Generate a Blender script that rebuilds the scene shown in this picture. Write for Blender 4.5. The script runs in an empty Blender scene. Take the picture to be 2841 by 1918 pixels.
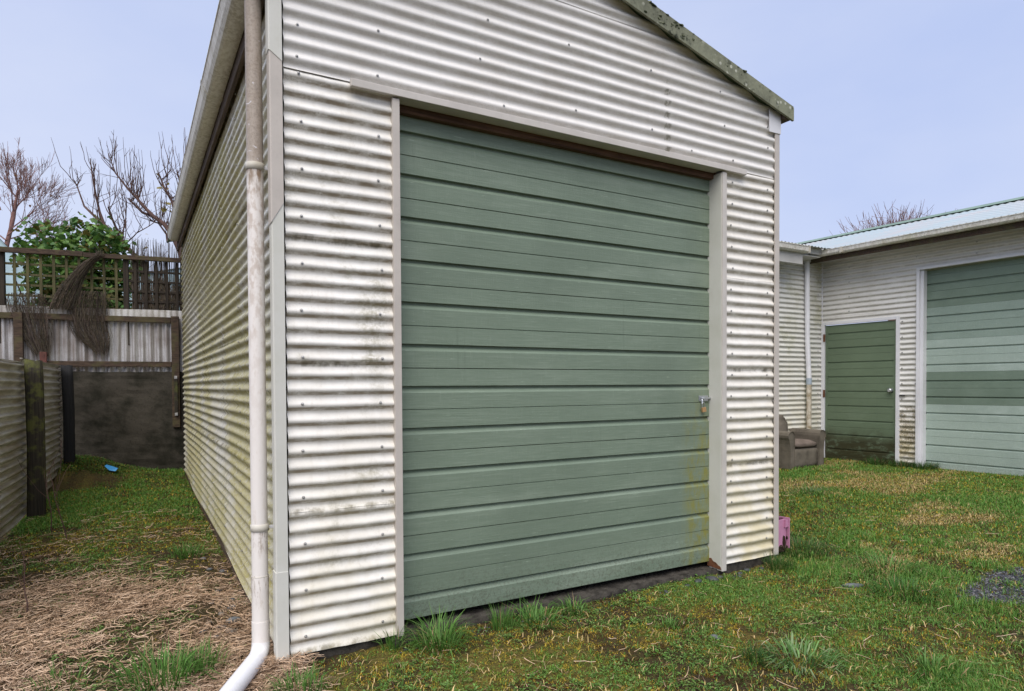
import bpy, bmesh, math, random
import numpy as np
from mathutils import Matrix, Vector
R = math.radians
random.seed(7)
rng = np.random.default_rng(11)
scene = bpy.context.scene
COL = scene.collection

# ------------------------------------------------------------------ camera
CAM = np.array([-0.6081, -3.2632, 1.3140])
F_PX, PX, PY, YAW, PITCH, ROLL = 1796.49, 1420.5, 1104.85, 0.5182, -0.0199, -0.0055
def cam_axes():
    c, s = math.cos(YAW), math.sin(YAW); cp, sp = math.cos(PITCH), math.sin(PITCH)
    fwd = np.array([s*cp, c*cp, sp]); right = np.array([c, -s, 0.0]); up = np.cross(right, fwd)
    cr, sr = math.cos(ROLL), math.sin(ROLL)
    return cr*right+sr*up, -sr*right+cr*up, fwd
AX = cam_axes()
def at(u, v, d):
    """surveyed point: photograph pixel at a depth of d metres"""
    return CAM + d*(AX[0]*(u-PX)/F_PX + AX[1]*(PY-v)/F_PX + AX[2])
cd = bpy.data.cameras.new('camera'); cam = bpy.data.objects.new('camera', cd); COL.objects.link(cam)
cd.sensor_width = 36; cd.lens = F_PX/2841*36; cd.shift_y = (PY-959)/2841
cd.clip_start = 0.05; cd.clip_end = 2000
M = Matrix.Identity(4)
for i in range(3):
    M[i][0], M[i][1], M[i][2], M[i][3] = AX[0][i], AX[1][i], -AX[2][i], CAM[i]
cam.matrix_world = M
scene.camera = cam

# ------------------------------------------------------------------ world, sun, exposure
SUN_AZ = (-0.62, -0.78); SUN_EL = R(54)
W = bpy.data.worlds.new('World'); scene.world = W; W.use_nodes = True
nt = W.node_tree; nt.nodes.clear()
sky = nt.nodes.new('ShaderNodeTexSky'); sky.sky_type = 'NISHITA'; sky.sun_disc = False
sky.sun_elevation = SUN_EL; sky.sun_rotation = math.atan2(SUN_AZ[0], SUN_AZ[1])
sky.air_density = 1.0; sky.dust_density = 4.0; sky.ozone_density = 1.0
tc = nt.nodes.new('ShaderNodeTexCoord'); mp = nt.nodes.new('ShaderNodeMapping'); mp.inputs['Scale'].default_value = (1, 1, 2.2)
nz = nt.nodes.new('ShaderNodeTexNoise'); nz.inputs['Scale'].default_value = 1.7; nz.inputs['Detail'].default_value = 5; nz.inputs['Roughness'].default_value = .55
sx = nt.nodes.new('ShaderNodeSeparateXYZ'); ad = nt.nodes.new('ShaderNodeMath'); ad.operation = 'MULTIPLY_ADD'; ad.inputs[1].default_value = -0.62
rp = nt.nodes.new('ShaderNodeValToRGB')                                       # overcast: palest near the horizon, bluer overhead, soft cloud
rp.color_ramp.elements[0].position = 0.05; rp.color_ramp.elements[0].color = (2.18, 2.58, 3.85, 1)
rp.color_ramp.elements[1].position = 0.62; rp.color_ramp.elements[1].color = (2.98, 3.22, 4.05, 1)
mx = nt.nodes.new('ShaderNodeMixRGB'); mx.inputs[0].default_value = 0.90     # a closed cloud layer veils most of the clear sky
bg = nt.nodes.new('ShaderNodeBackground'); bg.inputs[1].default_value = 0.10
wo = nt.nodes.new('ShaderNodeOutputWorld')
L = nt.links.new
L(tc.outputs['Generated'], mp.inputs[0]); L(mp.outputs[0], nz.inputs['Vector'])
L(tc.outputs['Generated'], sx.inputs[0]); L(sx.outputs[2], ad.inputs[0]); L(nz.outputs[0], ad.inputs[2]); L(ad.outputs[0], rp.inputs[0])
L(sky.outputs[0], mx.inputs[1]); L(rp.outputs[0], mx.inputs[2]); L(mx.outputs[0], bg.inputs[0]); L(bg.outputs[0], wo.inputs[0])
sd = bpy.data.lights.new('sun', 'SUN'); sd.energy = 1.5; sd.angle = R(60); sd.color = (1.0, 0.94, 0.85)
so = bpy.data.objects.new('sun', sd); COL.objects.link(so)
sv = Vector((SUN_AZ[0]*math.cos(SUN_EL), SUN_AZ[1]*math.cos(SUN_EL), math.sin(SUN_EL)))
so.rotation_euler = sv.to_track_quat('Z', 'Y').to_euler()
scene.view_settings.view_transform = 'Standard'; scene.view_settings.look = 'None'
scene.view_settings.exposure = 1.25; scene.view_settings.gamma = 1.0
scene.view_settings.use_curve_mapping = False
scene.cycles.use_denoising = True
scene.cycles.max_bounces = 6; scene.cycles.diffuse_bounces = 4

# ------------------------------------------------------------------ material helpers
class NT:
    def __init__(s, name):
        s.m = bpy.data.materials.new(name); s.m.use_nodes = True
        s.t = s.m.node_tree; s.t.nodes.clear()
        s.out = s.t.nodes.new('ShaderNodeOutputMaterial'); s.b = s.t.nodes.new('ShaderNodeBsdfPrincipled')
        s.t.links.new(s.b.outputs[0], s.out.inputs[0])
        s.co = s.t.nodes.new('ShaderNodeTexCoord').outputs['Object']
    def n(s, t, **k):
        x = s.t.nodes.new(t)
        for a, v in k.items(): setattr(x, a, v)
        return x
    def put(s, sock, v):
        if isinstance(v, bpy.types.NodeSocket): s.t.links.new(v, sock)
        elif isinstance(v, (tuple, list)): sock.default_value = (*v, 1) if len(v) == 3 and sock.type == 'RGBA' else v
        else: sock.default_value = v
    def map(s, scale=(1, 1, 1), loc=(0, 0, 0), vec=None, rot=(0, 0, 0)):
        x = s.n('ShaderNodeMapping'); s.put(x.inputs[0], vec or s.co); x.inputs['Scale'].default_value = scale
        x.inputs['Location'].default_value = loc; x.inputs['Rotation'].default_value = rot; return x.outputs[0]
    def noise(s, scale=5, detail=4, rough=.55, vec=None, dist=0):
        x = s.n('ShaderNodeTexNoise'); s.put(x.inputs['Vector'], vec or s.co); x.inputs['Scale'].default_value = scale
        x.inputs['Detail'].default_value = detail; x.inputs['Roughness'].default_value = rough; x.inputs['Distortion'].default_value = dist
        return x.outputs[0]
    def vor(s, scale=5, vec=None, feature='F1'):
        x = s.n('ShaderNodeTexVoronoi', feature=feature); s.put(x.inputs['Vector'], vec or s.co); x.inputs['Scale'].default_value = scale
        return x.outputs['Distance']
    def ramp(s, f, a, b, inv=False):
        x = s.n('ShaderNodeMapRange', clamp=True, interpolation_type='SMOOTHSTEP'); s.put(x.inputs[0], f); s.put(x.inputs[1], a); s.put(x.inputs[2], b)
        x.inputs[3].default_value = 1 if inv else 0; x.inputs[4].default_value = 0 if inv else 1; return x.outputs[0]
    def mul(s, a, b, op='MULTIPLY'):
        x = s.n('ShaderNodeMath', operation=op); s.put(x.inputs[0], a); s.put(x.inputs[1], b); return x.outputs[0]
    def add(s, a, b): return s.mul(a, b, 'ADD')
    def mix(s, f, a, b, mode='MIX'):
        x = s.n('ShaderNodeMixRGB', blend_type=mode); s.put(x.inputs[0], f); s.put(x.inputs[1], a); s.put(x.inputs[2], b); return x.outputs[0]
    def xyz(s):
        x = s.n('ShaderNodeSeparateXYZ'); s.put(x.inputs[0], s.co); return x.outputs
    def attr(s, name='Col'):
        x = s.n('ShaderNodeAttribute', attribute_name=name); return x.outputs['Color']
    def bump(s, h, strength=.3, dist=.01):
        x = s.n('ShaderNodeBump'); s.put(x.inputs['Height'], h); x.inputs['Strength'].default_value = strength; x.inputs['Distance'].default_value = dist
        s.t.links.new(x.outputs[0], s.b.inputs['Normal']); return x
    def done(s, col, rough=.6, spec=.4, metal=0.0):
        s.put(s.b.inputs['Base Color'], col); s.put(s.b.inputs['Roughness'], rough)
        s.put(s.b.inputs['Specular IOR Level'], spec); s.put(s.b.inputs['Metallic'], metal); return s.m

def mat_clad(name, base, dirt, algae, al_lo=.58, al_hi=.74, al_amt=.7, yellow=None, streak=.5, al_scale=1.5, stretch=(1, 1, 1), spk=.6, rough=.40, grime_shade=.55, seams=(), drip=None):
    n = NT(name)
    d1 = n.ramp(n.noise(2.4, 6, .62), .38, .78)
    st = n.ramp(n.noise(1, 5, .6, n.map((30, 30, 2.0))), .45, .75)
    c = n.mix(n.mul(d1, .42), base, dirt)
    c = n.mix(n.mul(st, streak*.45), c, dirt)
    sp = n.mul(n.ramp(n.noise(170, 3, .7), .56, .70), n.ramp(n.noise(5, 5, .65), .40, .72))
    c = n.mix(n.mul(sp, spk), c, (.20, .155, .10))
    X0, Y0, Z0 = n.xyz()
    # rain-sheltered grime plus painted shade, in ragged bands on every rib's downward flank
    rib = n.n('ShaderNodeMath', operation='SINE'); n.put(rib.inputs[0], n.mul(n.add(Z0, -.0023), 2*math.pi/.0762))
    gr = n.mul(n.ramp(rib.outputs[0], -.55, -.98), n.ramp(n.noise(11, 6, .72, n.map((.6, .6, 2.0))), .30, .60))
    c = n.mix(n.mul(gr, grime_shade), c, (.24, .19, .125))
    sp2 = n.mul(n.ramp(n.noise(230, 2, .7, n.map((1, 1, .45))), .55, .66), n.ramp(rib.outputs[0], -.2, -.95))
    c = n.mix(n.mul(sp2, grime_shade*.8), c, (.22, .175, .115))
    for zs in seams:
        q = n.mul(n.ramp(n.n('ShaderNodeMath', operation='ABSOLUTE').outputs[0] if False else n.mul(n.mul(Z0, zs, 'SUBTRACT'), n.mul(Z0, zs, 'SUBTRACT')), .0, .00045, inv=True), n.ramp(n.noise(9, 6, .72, n.map((1, 1, .5))), .40, .62))
        c = n.mix(n.mul(q, .75), c, (.085, .070, .035))
    if drip is not None:     # mossy spots down a nail line
        dx = n.mul(X0, drip, 'SUBTRACT'); q = n.mul(n.ramp(n.mul(dx, dx), .0, .0011, inv=True), n.ramp(n.noise(38, 5, .7), .40, .56))
        q = n.mul(n.mul(q, n.ramp(rib.outputs[0], .3, -.7)), n.ramp(Z0, 3.36, 3.30))
        c = n.mix(n.mul(q, .65), c, (.09, .08, .03))
    if yellow:
        z = n.xyz()[2]
        y = n.mul(n.ramp(z, yellow[0], yellow[1], inv=True), n.ramp(n.noise(3.5, 5, .6), .30, .66))
        c = n.mix(n.mul(y, yellow[2]), c, (.56, .48, .25))
    al = n.ramp(n.noise(al_scale, 7, .66, n.map(stretch)), al_lo, al_hi)
    fn = n.ramp(n.noise(60, 4, .7), .30, .62)
    c = n.mix(n.mul(n.mul(al, fn), al_amt), c, algae)
    n.bump(n.noise(9, 3), .12, .01)
    return n.done(c, n.add(rough, n.mul(d1, .2)), .4)

def mat_plain(name, col, rough=.6, var=.15, scale=8, spec=.35, metal=0, dark=None, bump=.1, stretch=(1, 1, 1), fine=60):
    n = NT(name); dark = dark or tuple(x*.55 for x in col)
    f = n.ramp(n.noise(scale, 6, .6, n.map(stretch)), .35, .75)
    c = n.mix(n.mul(f, min(1, var*3)), col, dark)
    g = n.ramp(n.noise(fine, 4, .65, n.map(stretch)), .5, .75)
    c = n.mix(n.mul(g, var), c, dark)
    n.bump(n.noise(fine, 4, .6, n.map(stretch)), bump, .004)
    return n.done(c, rough, spec, metal)

def mat_wood(name, col, dark, axis=0, rough=.8, moss=None, moss_amt=.0):
    n = NT(name); s = [60, 60, 60]; s[axis] = 2.2
    g = n.noise(1, 6, .65, n.map(tuple(s)), dist=.4)
    c = n.mix(n.ramp(g, .35, .7), col, dark)
    c = n.mix(n.mul(n.ramp(n.noise(3, 5), .45, .75), .55), c, dark)
    if moss: c = n.mix(n.mul(n.ramp(n.noise(6, 6, .65), .48, .62), moss_amt), c, moss)
    n.bump(g, .45, .006)
    return n.done(c, rough, .25)

def mat_paint(name, col, light, stain=None, grime_shade=None, fade=.35, rough=.45, splash=True):
    """painted rough sawn weatherboard"""
    n = NT(name)
    g1 = n.noise(1, 7, .7, n.map((4.0, 60, 150)), dist=1.2)
    g2 = n.noise(1, 4, .6, n.map((130, 60, 10)))
    c = n.mix(n.mul(n.ramp(g1, .42, .66), fade), col, light)
    c = n.mix(n.mul(n.ramp(g2, .55, .75), fade*.7), c, light)
    c = n.mix(n.mul(n.ramp(n.noise(1.3, 6, .65), .38, .72), .5), c, tuple(x*.74 for x in col))
    oi = n.n('ShaderNodeObjectInfo').outputs['Random']      # every board has weathered a little differently
    c = n.mix(n.mul(oi, .25), c, tuple(x*.86 for x in col)); c = n.mix(n.mul(n.ramp(n.noise(2.6, 5, .65, n.map((.35, 1, 1.6))), .50, .72), .30), c, light)
    run = n.mul(n.ramp(n.noise(1, 5, .7, n.map((34, 34, .9))), .58, .76), n.ramp(n.noise(1.7, 3), .42, .62))
    c = n.mix(n.mul(run, .28), c, tuple(x*.5 for x in col))
    sc_ = n.ramp(n.noise(1, 3, .6, n.map((9, 60, 330))), .71, .74); c = n.mix(n.mul(sc_, .5), c, tuple(min(1, x*2.1) for x in light))
    if splash:
        Zs = n.xyz()[2]; sq_ = n.mul(n.ramp(n.add(Zs, n.mul(n.noise(6, 5, .7), .22)), .12, .48, inv=True), n.ramp(n.noise(70, 5, .75), .46, .62)); c = n.mix(n.mul(sq_, .45), c, (.06, .05, .03))
    if stain:     # algae running down one edge of the door
        x0, x1, z0, z1, sc = stain
        X, Y, Z = n.xyz()
        a = n.mul(n.ramp(n.add(X, n.mul(n.noise(5, 4), .18)), x0, x1), n.ramp(Z, z0, z1, inv=True))
        a = n.mul(a, n.ramp(n.noise(26, 6, .7, n.map((1, 1, .35))), .36, .66))
        c = n.mix(n.mul(a, .85), c, sc)
    if grime_shade:
        z0, z1 = grime_shade
        Z = n.xyz()[2]
        band = n.mul(n.ramp(n.add(Z, n.mul(n.noise(4, 5), .25)), z0, z1, inv=True), n.ramp(n.noise(7, 6, .7, n.map((1, 1, 2))), .30, .52))
        c = n.mix(n.mul(band, .9), c, (.035, .030, .012))
    n.bump(n.add(g1, n.mul(g2, .5)), .5, .0035)
    return n.done(c, rough, .35)

def mat_attr(name, rough=.6, spec=.3, trans=0.0, nscale=40, namt=.25):
    n = NT(name); c = n.attr()
    c = n.mix(n.mul(n.ramp(n.noise(nscale, 3), .4, .7), namt), c, (.02, .016, .01))
    m = n.done(c, rough, spec)
    if trans:
        tb = n.n('ShaderNodeBsdfTranslucent'); n.put(tb.inputs[0], c)
        ms = n.n('ShaderNodeMixShader'); ms.inputs[0].default_value = trans
        n.t.links.new(n.b.outputs[0], ms.inputs[1]); n.t.links.new(tb.outputs[0], ms.inputs[2]); n.t.links.new(ms.outputs[0], n.out.inputs[0])
    return m

MT = {}
MT['clad'] = mat_clad('white_painted_iron', (.77, .750, .700), (.50, .455, .375), (.17, .145, .05), .52, .68, .75, yellow=(.1, 1.5, .30), seams=(.006, .698, 1.4265, 2.039), grime_shade=.9)
MT['clad_up'] = mat_clad('white_painted_iron_gable', (.755, .735, .700), (.55, .51, .45), (.20, .18, .09), .68, .80, .5, streak=.4, spk=.4, grime_shade=.30, drip=2.455)
MT['clad_right'] = mat_clad('white_painted_iron_right', (.77, .745, .685), (.52, .465, .38), (.30, .25, .06), .58, .76, .6, yellow=(.0, 1.6, .75), grime_shade=.65, seams=(.729, 1.415))
MT['clad_side'] = mat_clad('weathered_side_iron', (.70, .685, .62), (.46, .41, .27), (.40, .35, .065), .36, .56, .85, yellow=(-.4, 1.0, .2), streak=.8, al_scale=.8, stretch=(1, 1.3, .9), spk=.5, rough=.26, grime_shade=.8, seams=(.85, 1.635, 2.42))
MT['clad_far'] = mat_clad('white_iron_annex', (.71, .70, .665), (.50, .48, .42), (.22, .20, .09), .66, .8, .55, streak=.35, spk=.3)
MT['clad_wing'] = mat_clad('white_iron_wing', (.68, .68, .645), (.45, .44, .38), (.30, .29, .12), .50, .68, .7, yellow=(.2, 2.2, .4), spk=.4)
MT['clad_foul'] = mat_clad('stained_iron_strip', (.74, .73, .70), (.48, .44, .36), (.16, .12, .045), .40, .56, .9, yellow=(.2, 1.0, .8), al_scale=6)
MT['trim'] = mat_plain('putty_flashing', (.56, .525, .48), .45, .10, 5, bump=.03)
MT['trim_pink'] = mat_plain('beige_flashing', (.52, .475, .425), .45, .10, 4, bump=.03)
MT['trim_pale'] = mat_plain('pale_grey_flashing', (.60, .595, .545), .45, .12, 4, dark=(.45, .45, .36), bump=.03)
MT['trim_dirty'] = mat_plain('stained_flashing', (.56, .535, .47), .5, .22, 6, dark=(.30, .26, .18), bump=.04)
MT['white'] = mat_plain('white_paint_trim', (.72, .72, .74), .4, .08, 3, bump=.02)
MT['soffit'] = mat_plain('soffit_board', (.48, .47, .44), .6, .12, 3, bump=.03)
MT['green'] = mat_paint('green_paint', (.166, .218, .158), (.30, .355, .28), stain=(2.72, 2.92, .6, 1.5, (.21, .20, .03)))
MT['green_far'] = mat_paint('green_paint_side_door', (.130, .180, .112), (.18, .235, .16), grime_shade=(.48, .80), fade=.25)
MT['green_dark'] = mat_paint('green_paint_large_door', (.165, .225, .170), (.235, .30, .24), fade=.35)
MT['mint'] = mat_paint('faded_mint_paint', (.34, .425, .365), (.50, .58, .525), fade=.5)
MT['mint_mid'] = mat_paint('half_faded_green_paint', (.245, .32, .265), (.36, .435, .38), fade=.45)
MT['screw'] = mat_plain('zinc_screw', (.48, .47, .45), .4, .3, 30, metal=.6)
MT['wood_beam'] = mat_wood('brown_timber', (.155, .085, .052), (.055, .030, .020), 0)
MT['wood_fascia'] = mat_wood('grey_brown_fascia', (.15, .11, .085), (.065, .048, .038), 1)
MT['wood_fence'] = mat_wood('weathered_fence_timber', (.085, .056, .038), (.028, .019, .014), 0, moss=(.10, .10, .035), moss_amt=.35)
MT['wood_post'] = mat_wood('mossy_post_timber', (.040, .034, .024), (.014, .012, .010), 2, moss=(.11, .12, .025), moss_amt=.55)
MT['wood_black'] = mat_wood('tarred_post_timber', (.017, .017, .018), (.008, .008, .010), 2)
MT['wood_lattice'] = mat_wood('green_stained_lattice', (.115, .105, .045), (.045, .040, .020), 2)
MT['wood_dark'] = mat_wood('dark_lattice', (.045, .034, .024), (.018, .014, .011), 2)
MT['brush'] = mat_attr('brushwood', .9, .1)
MT['bark_red'] = mat_plain('reddish_bark', (.25, .14, .12), .9, .35, 12, spec=.1)
MT['bark'] = mat_plain('dark_bark', (.12, .075, .065), .9, .35, 12, spec=.1)
MT['leaf'] = mat_attr('foliage', .5, .35, .30, 20, .2)
MT['grass'] = mat_attr('grass_blades', .55, .3, .25, 30, .15)
MT['straw'] = mat_attr('dead_stalks', .75, .2, 0, 60, .2)
MT['mossy'] = mat_attr('moss_tips', .85, .12, .1, 60, .2)
MT['concrete'] = mat_plain('dark_mossy_concrete', (.058, .051, .041), .9, .6, 4, spec=.15, dark=(.014, .014, .009), bump=.8, fine=45)
MT['slab'] = mat_plain('damp_slab_concrete', (.075, .067, .056), .85, .6, 12, spec=.2, dark=(.014, .012, .010), bump=.8, fine=70)
MT['stone'] = mat_plain('grey_stone', (.15, .16, .165), .7, .3, 14, spec=.3, bump=.2)
MT['stone_dark'] = mat_plain('dark_wet_stone', (.060, .062, .066), .5, .3, 14, spec=.4, bump=.2)
MT['stone_brown'] = mat_plain('brown_stone', (.23, .20, .165), .75, .3, 14, spec=.25, bump=.2)
MT['roof'] = mat_plain('pale_blue_roof_iron', (.40, .49, .50), .45, .25, 1.2, spec=.35, dark=(.52, .45, .42), bump=.02)
MT['roof_green'] = mat_plain('green_ridge_iron', (.20, .29, .22), .5, .2, 4)
MT['chair'] = mat_plain('brown_upholstery', (.16, .14, .112), .95, .3, 7, spec=.1, bump=.35, fine=150)
MT['chair_seat'] = mat_plain('rose_brown_upholstery', (.185, .148, .125), .95, .3, 7, spec=.1, bump=.35, fine=150)
MT['pink'] = mat_plain('pink_plastic', (.56, .25, .39), .5, .15, 9, spec=.4, bump=.03)
MT['pink_dark'] = mat_plain('plum_plastic', (.16, .05, .09), .6, .2, 10)
MT['soil'] = mat_plain('dark_soil', (.045, .032, .022), .95, .4, 12, bump=.8, spec=.1)
MT['steel'] = mat_plain('galvanised_steel', (.55, .57, .60), .28, .15, 20, metal=.85)
MT['brass'] = mat_plain('brass', (.55, .33, .16), .38, .15, 20, metal=.5)
MT['black'] = mat_plain('black_iron', (.02, .02, .02), .5, .2, 20)
MT['rust'] = mat_plain('rusty_steel', (.16, .065, .03), .85, .4, 30, bump=.4)
MT['blue'] = mat_plain('blue_plastic', (.06, .30, .62), .35, .1, 20)
MT['house'] = mat_plain('cream_weatherboard', (.60, .57, .54), .6, .1, 3)
MT['house_roof'] = mat_plain('grey_house_roof', (.16, .16, .17), .6, .2, 3)
MT['glass_aqua'] = mat_plain('pale_aqua_sheet', (.46, .60, .65), .3, .1, 3, spec=.5)
MT['yellow'] = mat_plain('yellow_plastic', (.55, .36, .05), .5, .1, 5)
def m_gutter():
    n = NT('stained_white_gutter'); X, Y, Z = n.xyz()
    s = n.ramp(n.noise(1, 6, .65, n.map((40, 22, 3))), .40, .66)
    b = n.ramp(n.noise(3, 6, .6), .30, .70)
    c = n.mix(n.mul(s, .45), (.74, .72, .66), (.38, .33, .24))
    c = n.mix(n.mul(n.mul(b, n.ramp(n.noise(50, 5, .7), .44, .62)), .6), c, (.24, .20, .13))
    c = n.mix(n.mul(n.ramp(n.noise(2, 5), .56, .74), .4), c, (.32, .29, .10))
    return n.done(c, .5, .35)
MT['gutter'] = m_gutter()
def m_pipe():
    n = NT('weathered_white_pipe'); X, Y, Z = n.xyz()
    zz = n.add(Z, n.mul(n.noise(3, 5), .5))
    hi = n.ramp(zz, 2.55, 2.75)
    mid = n.ramp(zz, 1.0, 2.7)
    pt = n.ramp(n.noise(30, 5, .65, n.map((1, 1, .5))), .44, .60)
    c = n.mix(n.mul(n.mul(mid, pt), .75), (.76, .72, .68), (.44, .35, .28))
    c = n.mix(n.mul(n.ramp(n.noise(45, 4, .65, n.map((1, 1, .3))), .58, .70), .30), c, (.50, .42, .34))
    film = n.mix(n.ramp(n.noise(90, 4, .7), .4, .7), (.36, .30, .245), (.24, .20, .16))
    film = n.mix(n.ramp(n.noise(7, 4, .6, n.map((1, 1, 1), (4, 2, 9)), dist=2.5), .655, .675), film, (.62, .60, .62))
    c = n.mix(n.mul(hi, .92), c, film)
    for zr, am in ((.624, .85), (2.378, .9), (.385, .8)):      # rusty runs below the straps and the joint
        rn_ = n.mul(n.mul(n.ramp(Z, zr+.012, zr+.002), n.ramp(n.add(Z, n.mul(n.noise(30, 4, .6, n.map((1, 1, .15))), .22)), zr-.06, zr+.09)), n.ramp(n.noise(55, 4, .7, n.map((1, 1, .2))), .46, .62))
        c = n.mix(n.mul(rn_, am), c, (.20, .13, .07))
    n.bump(n.noise(60, 4), .08, .004)
    return n.done(c, .45, .35)
MT['pipe'] = m_pipe()
MT['pipe_clean'] = mat_plain('clean_white_pipe', (.80, .80, .81), .35, .06, 20, dark=(.6, .55, .5), bump=.02)
MT['pipe_far'] = mat_plain('white_downpipe', (.72, .72, .75), .35, .07, 6, bump=.02)
MT['pipe_far_dirty'] = mat_plain('stained_downpipe', (.60, .55, .46), .55, .35, 12, dark=(.24, .18, .09))
MT['sleeve'] = mat_plain('grey_blue_sleeve', (.36, .42, .48), .45, .1, 6)
def m_barge():
    n = NT('lichened_green_barge')
    c = n.mix(n.ramp(n.noise(8, 6, .65, n.map((1, 1, .6))), .35, .7), (.225, .235, .165), (.135, .14, .10))
    v = n.ramp(n.vor(22, n.map((1, 1, 1))), .18, .30, inv=True)
    c = n.mix(n.mul(v, n.ramp(n.noise(4, 4), .48, .60)), c, (.45, .46, .38))
    c = n.mix(n.mul(n.ramp(n.noise(14, 6, .7), .54, .64), n.ramp(n.noise(2.2, 3), .42, .6)), c, (.030, .036, .022))
    n.bump(n.noise(40, 5), .4, .01)
    return n.done(c, .8, .2)
MT['barge'] = m_barge()
def m_oldiron(name, c0, c1, c2, stretch, sc=1):
    n = NT(name)
    a = n.ramp(n.noise(sc, 6, .65, n.map(stretch)), .36, .66)
    b = n.ramp(n.noise(1.8, 5, .6), .40, .72)
    c = n.mix(a, c0, c1); c = n.mix(n.mul(b, .7), c, c2)
    c = n.mix(n.mul(n.ramp(n.noise(80, 4, .7), .50, .68), .4), c, tuple(x*.5 for x in c2))
    n.bump(n.noise(50, 4), .1, .004)
    return n.done(c, .38, .45, .2)
MT['iron_side'] = m_oldiron('old_galvanised_fence', (.54, .53, .50), (.34, .30, .235), (.19, .15, .095), (2, 2, 14))
MT['iron_back'] = m_oldiron('streaked_galvanised_fence', (.55, .55, .56), (.30, .275, .255), (.17, .13, .11), (34, 34, 1.5))
MT['iron_cap'] = m_oldiron('pale_iron_top_strip', (.60, .59, .57), (.44, .42, .38), (.17, .12, .08), (10, 10, 3))

# ------------------------------------------------------------------ mesh helpers
def setp(o, label=None, cat=None, group=None, kind=None):
    if label: o['label'] = label
    if cat: o['category'] = cat
    if group: o['group'] = group
    if kind: o['kind'] = kind
    return o
def thing(name, label, cat, loc=(0, 0, 0), group=None):
    o = bpy.data.objects.new(name, None); o.empty_display_size = .1; o.location = loc; COL.objects.link(o)
    return setp(o, label, cat, group)
def world_loc(o):
    v = Vector(o.location)
    return v
def mesh(name, V, F, mat=None, parent=None, smooth=False, label=None, kind=None):
    me = bpy.data.meshes.new(name); me.from_pydata([tuple(v) for v in V], [], [tuple(f) for f in F]); me.update()
    if smooth: me.polygons.foreach_set('use_smooth', [True]*len(me.polygons))
    if mat: me.materials.append(MT[mat] if isinstance(mat, str) else mat)
    o = bpy.data.objects.new(name, me); COL.objects.link(o)
    attach(o, parent)
    if label: o['label'] = label
    if kind: o['kind'] = kind
    return o
def attach(o, parent):
    if parent is None: return
    o.parent = parent
    p = parent
    while p.parent is not None: p = p.parent
    if parent.type == 'EMPTY': o.matrix_parent_inverse = Matrix.Translation(Vector(parent.location)).inverted()
def from_bm(name, bm, mat=None, parent=None, smooth=False, kind=None, label=None):
    me = bpy.data.meshes.new(name); bm.to_mesh(me); bm.free()
    if smooth: me.polygons.foreach_set('use_smooth', [True]*len(me.polygons))
    if mat: me.materials.append(MT[mat])
    o = bpy.data.objects.new(name, me); COL.objects.link(o); attach(o, parent)
    if kind: o['kind'] = kind
    if label: o['label'] = label
    return o
def bm_box(bm, a, b, bev=0.0, frame=None):
    """axis box from corner a to corner b; frame(p) maps to world"""
    vs = [bm.verts.new((x, y, z)) for x in (a[0], b[0]) for y in (a[1], b[1]) for z in (a[2], b[2])]
    fs = [(0, 1, 3, 2), (4, 6, 7, 5), (0, 4, 5, 1), (2, 3, 7, 6), (0, 2, 6, 4), (1, 5, 7, 3)]
    fa = [bm.faces.new([vs[i] for i in f]) for f in fs]
    if bev:
        r = bmesh.ops.bevel(bm, geom=list({e for f in fa for e in f.edges}), offset=bev, segments=2, profile=.6, affect='EDGES')
        vs = list({v for f in r['faces'] for v in f.verts} | {v for v in vs if v.is_valid})
    if frame:
        for v in vs: v.co = frame(v.co)
def box(name, a, b, mat, parent=None, bev=.003, frame=None, **k):
    bm = bmesh.new(); bm_box(bm, a, b, bev, frame); bmesh.ops.recalc_face_normals(bm, faces=bm.faces)
    return from_bm(name, bm, mat, parent, **k)
def prism(name, poly, axis_a, axis_b, mat, parent=None, **k):
    """poly: list of points; extruded from offset axis_a to axis_b (vectors added)"""
    n = len(poly); A = Vector(axis_a); B = Vector(axis_b)
    V = [Vector(p)+A for p in poly]+[Vector(p)+B for p in poly]
    F = [(i, (i+1) % n, n+(i+1) % n, n+i) for i in range(n)]+[tuple(range(n-1, -1, -1)), tuple(range(n, 2*n))]
    bm = bmesh.new(); vv = [bm.verts.new(v) for v in V]
    for f in F: bm.faces.new([vv[i] for i in f])
    bmesh.ops.recalc_face_normals(bm, faces=bm.faces)
    return from_bm(name, bm, mat, parent, **k)
def tube_data(path, rad, seg=8, cap=True):
    P = [Vector(p) for p in path]; n = len(P)
    if not hasattr(rad, '__len__'): rad = [rad]*n
    V, F = [], []
    t0 = (P[1]-P[0]).normalized(); ref = Vector((0, 0, 1)) if abs(t0.z) < .9 else Vector((1, 0, 0))
    u = t0.cross(ref).normalized()
    for i in range(n):
        t = ((P[min(i+1, n-1)]-P[i]).normalized() + (P[i]-P[max(i-1, 0)]).normalized())
        t = t.normalized() if t.length > 1e-6 else t0
        u = (u - t*u.dot(t)); u = u.normalized() if u.length > 1e-6 else t.orthogonal().normalized()
        w = t.cross(u)
        for k in range(seg):
            a = 2*math.pi*k/seg; V.append(P[i]+(u*math.cos(a)+w*math.sin(a))*rad[i])
    for i in range(n-1):
        for k in range(seg):
            a, b = i*seg+k, i*seg+(k+1) % seg; F.append((a, b, b+seg, a+seg))
    if cap: F += [tuple(range(seg-1, -1, -1)), tuple((n-1)*seg+k for k in range(seg))]
    return V, F
def tube(name, path, rad, mat, parent=None, seg=16, smooth=True, **k):
    V, F = tube_data(path, rad, seg, cap=False); m = len(V)
    V = list(V)+V[:seg]+V[-seg:]; F = F+[tuple(m+i for i in range(seg-1, -1, -1)), tuple(m+seg+i for i in range(seg))]   # end caps on their own vertices
    return mesh(name, V, F, mat, parent, smooth=smooth, **k)
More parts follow.
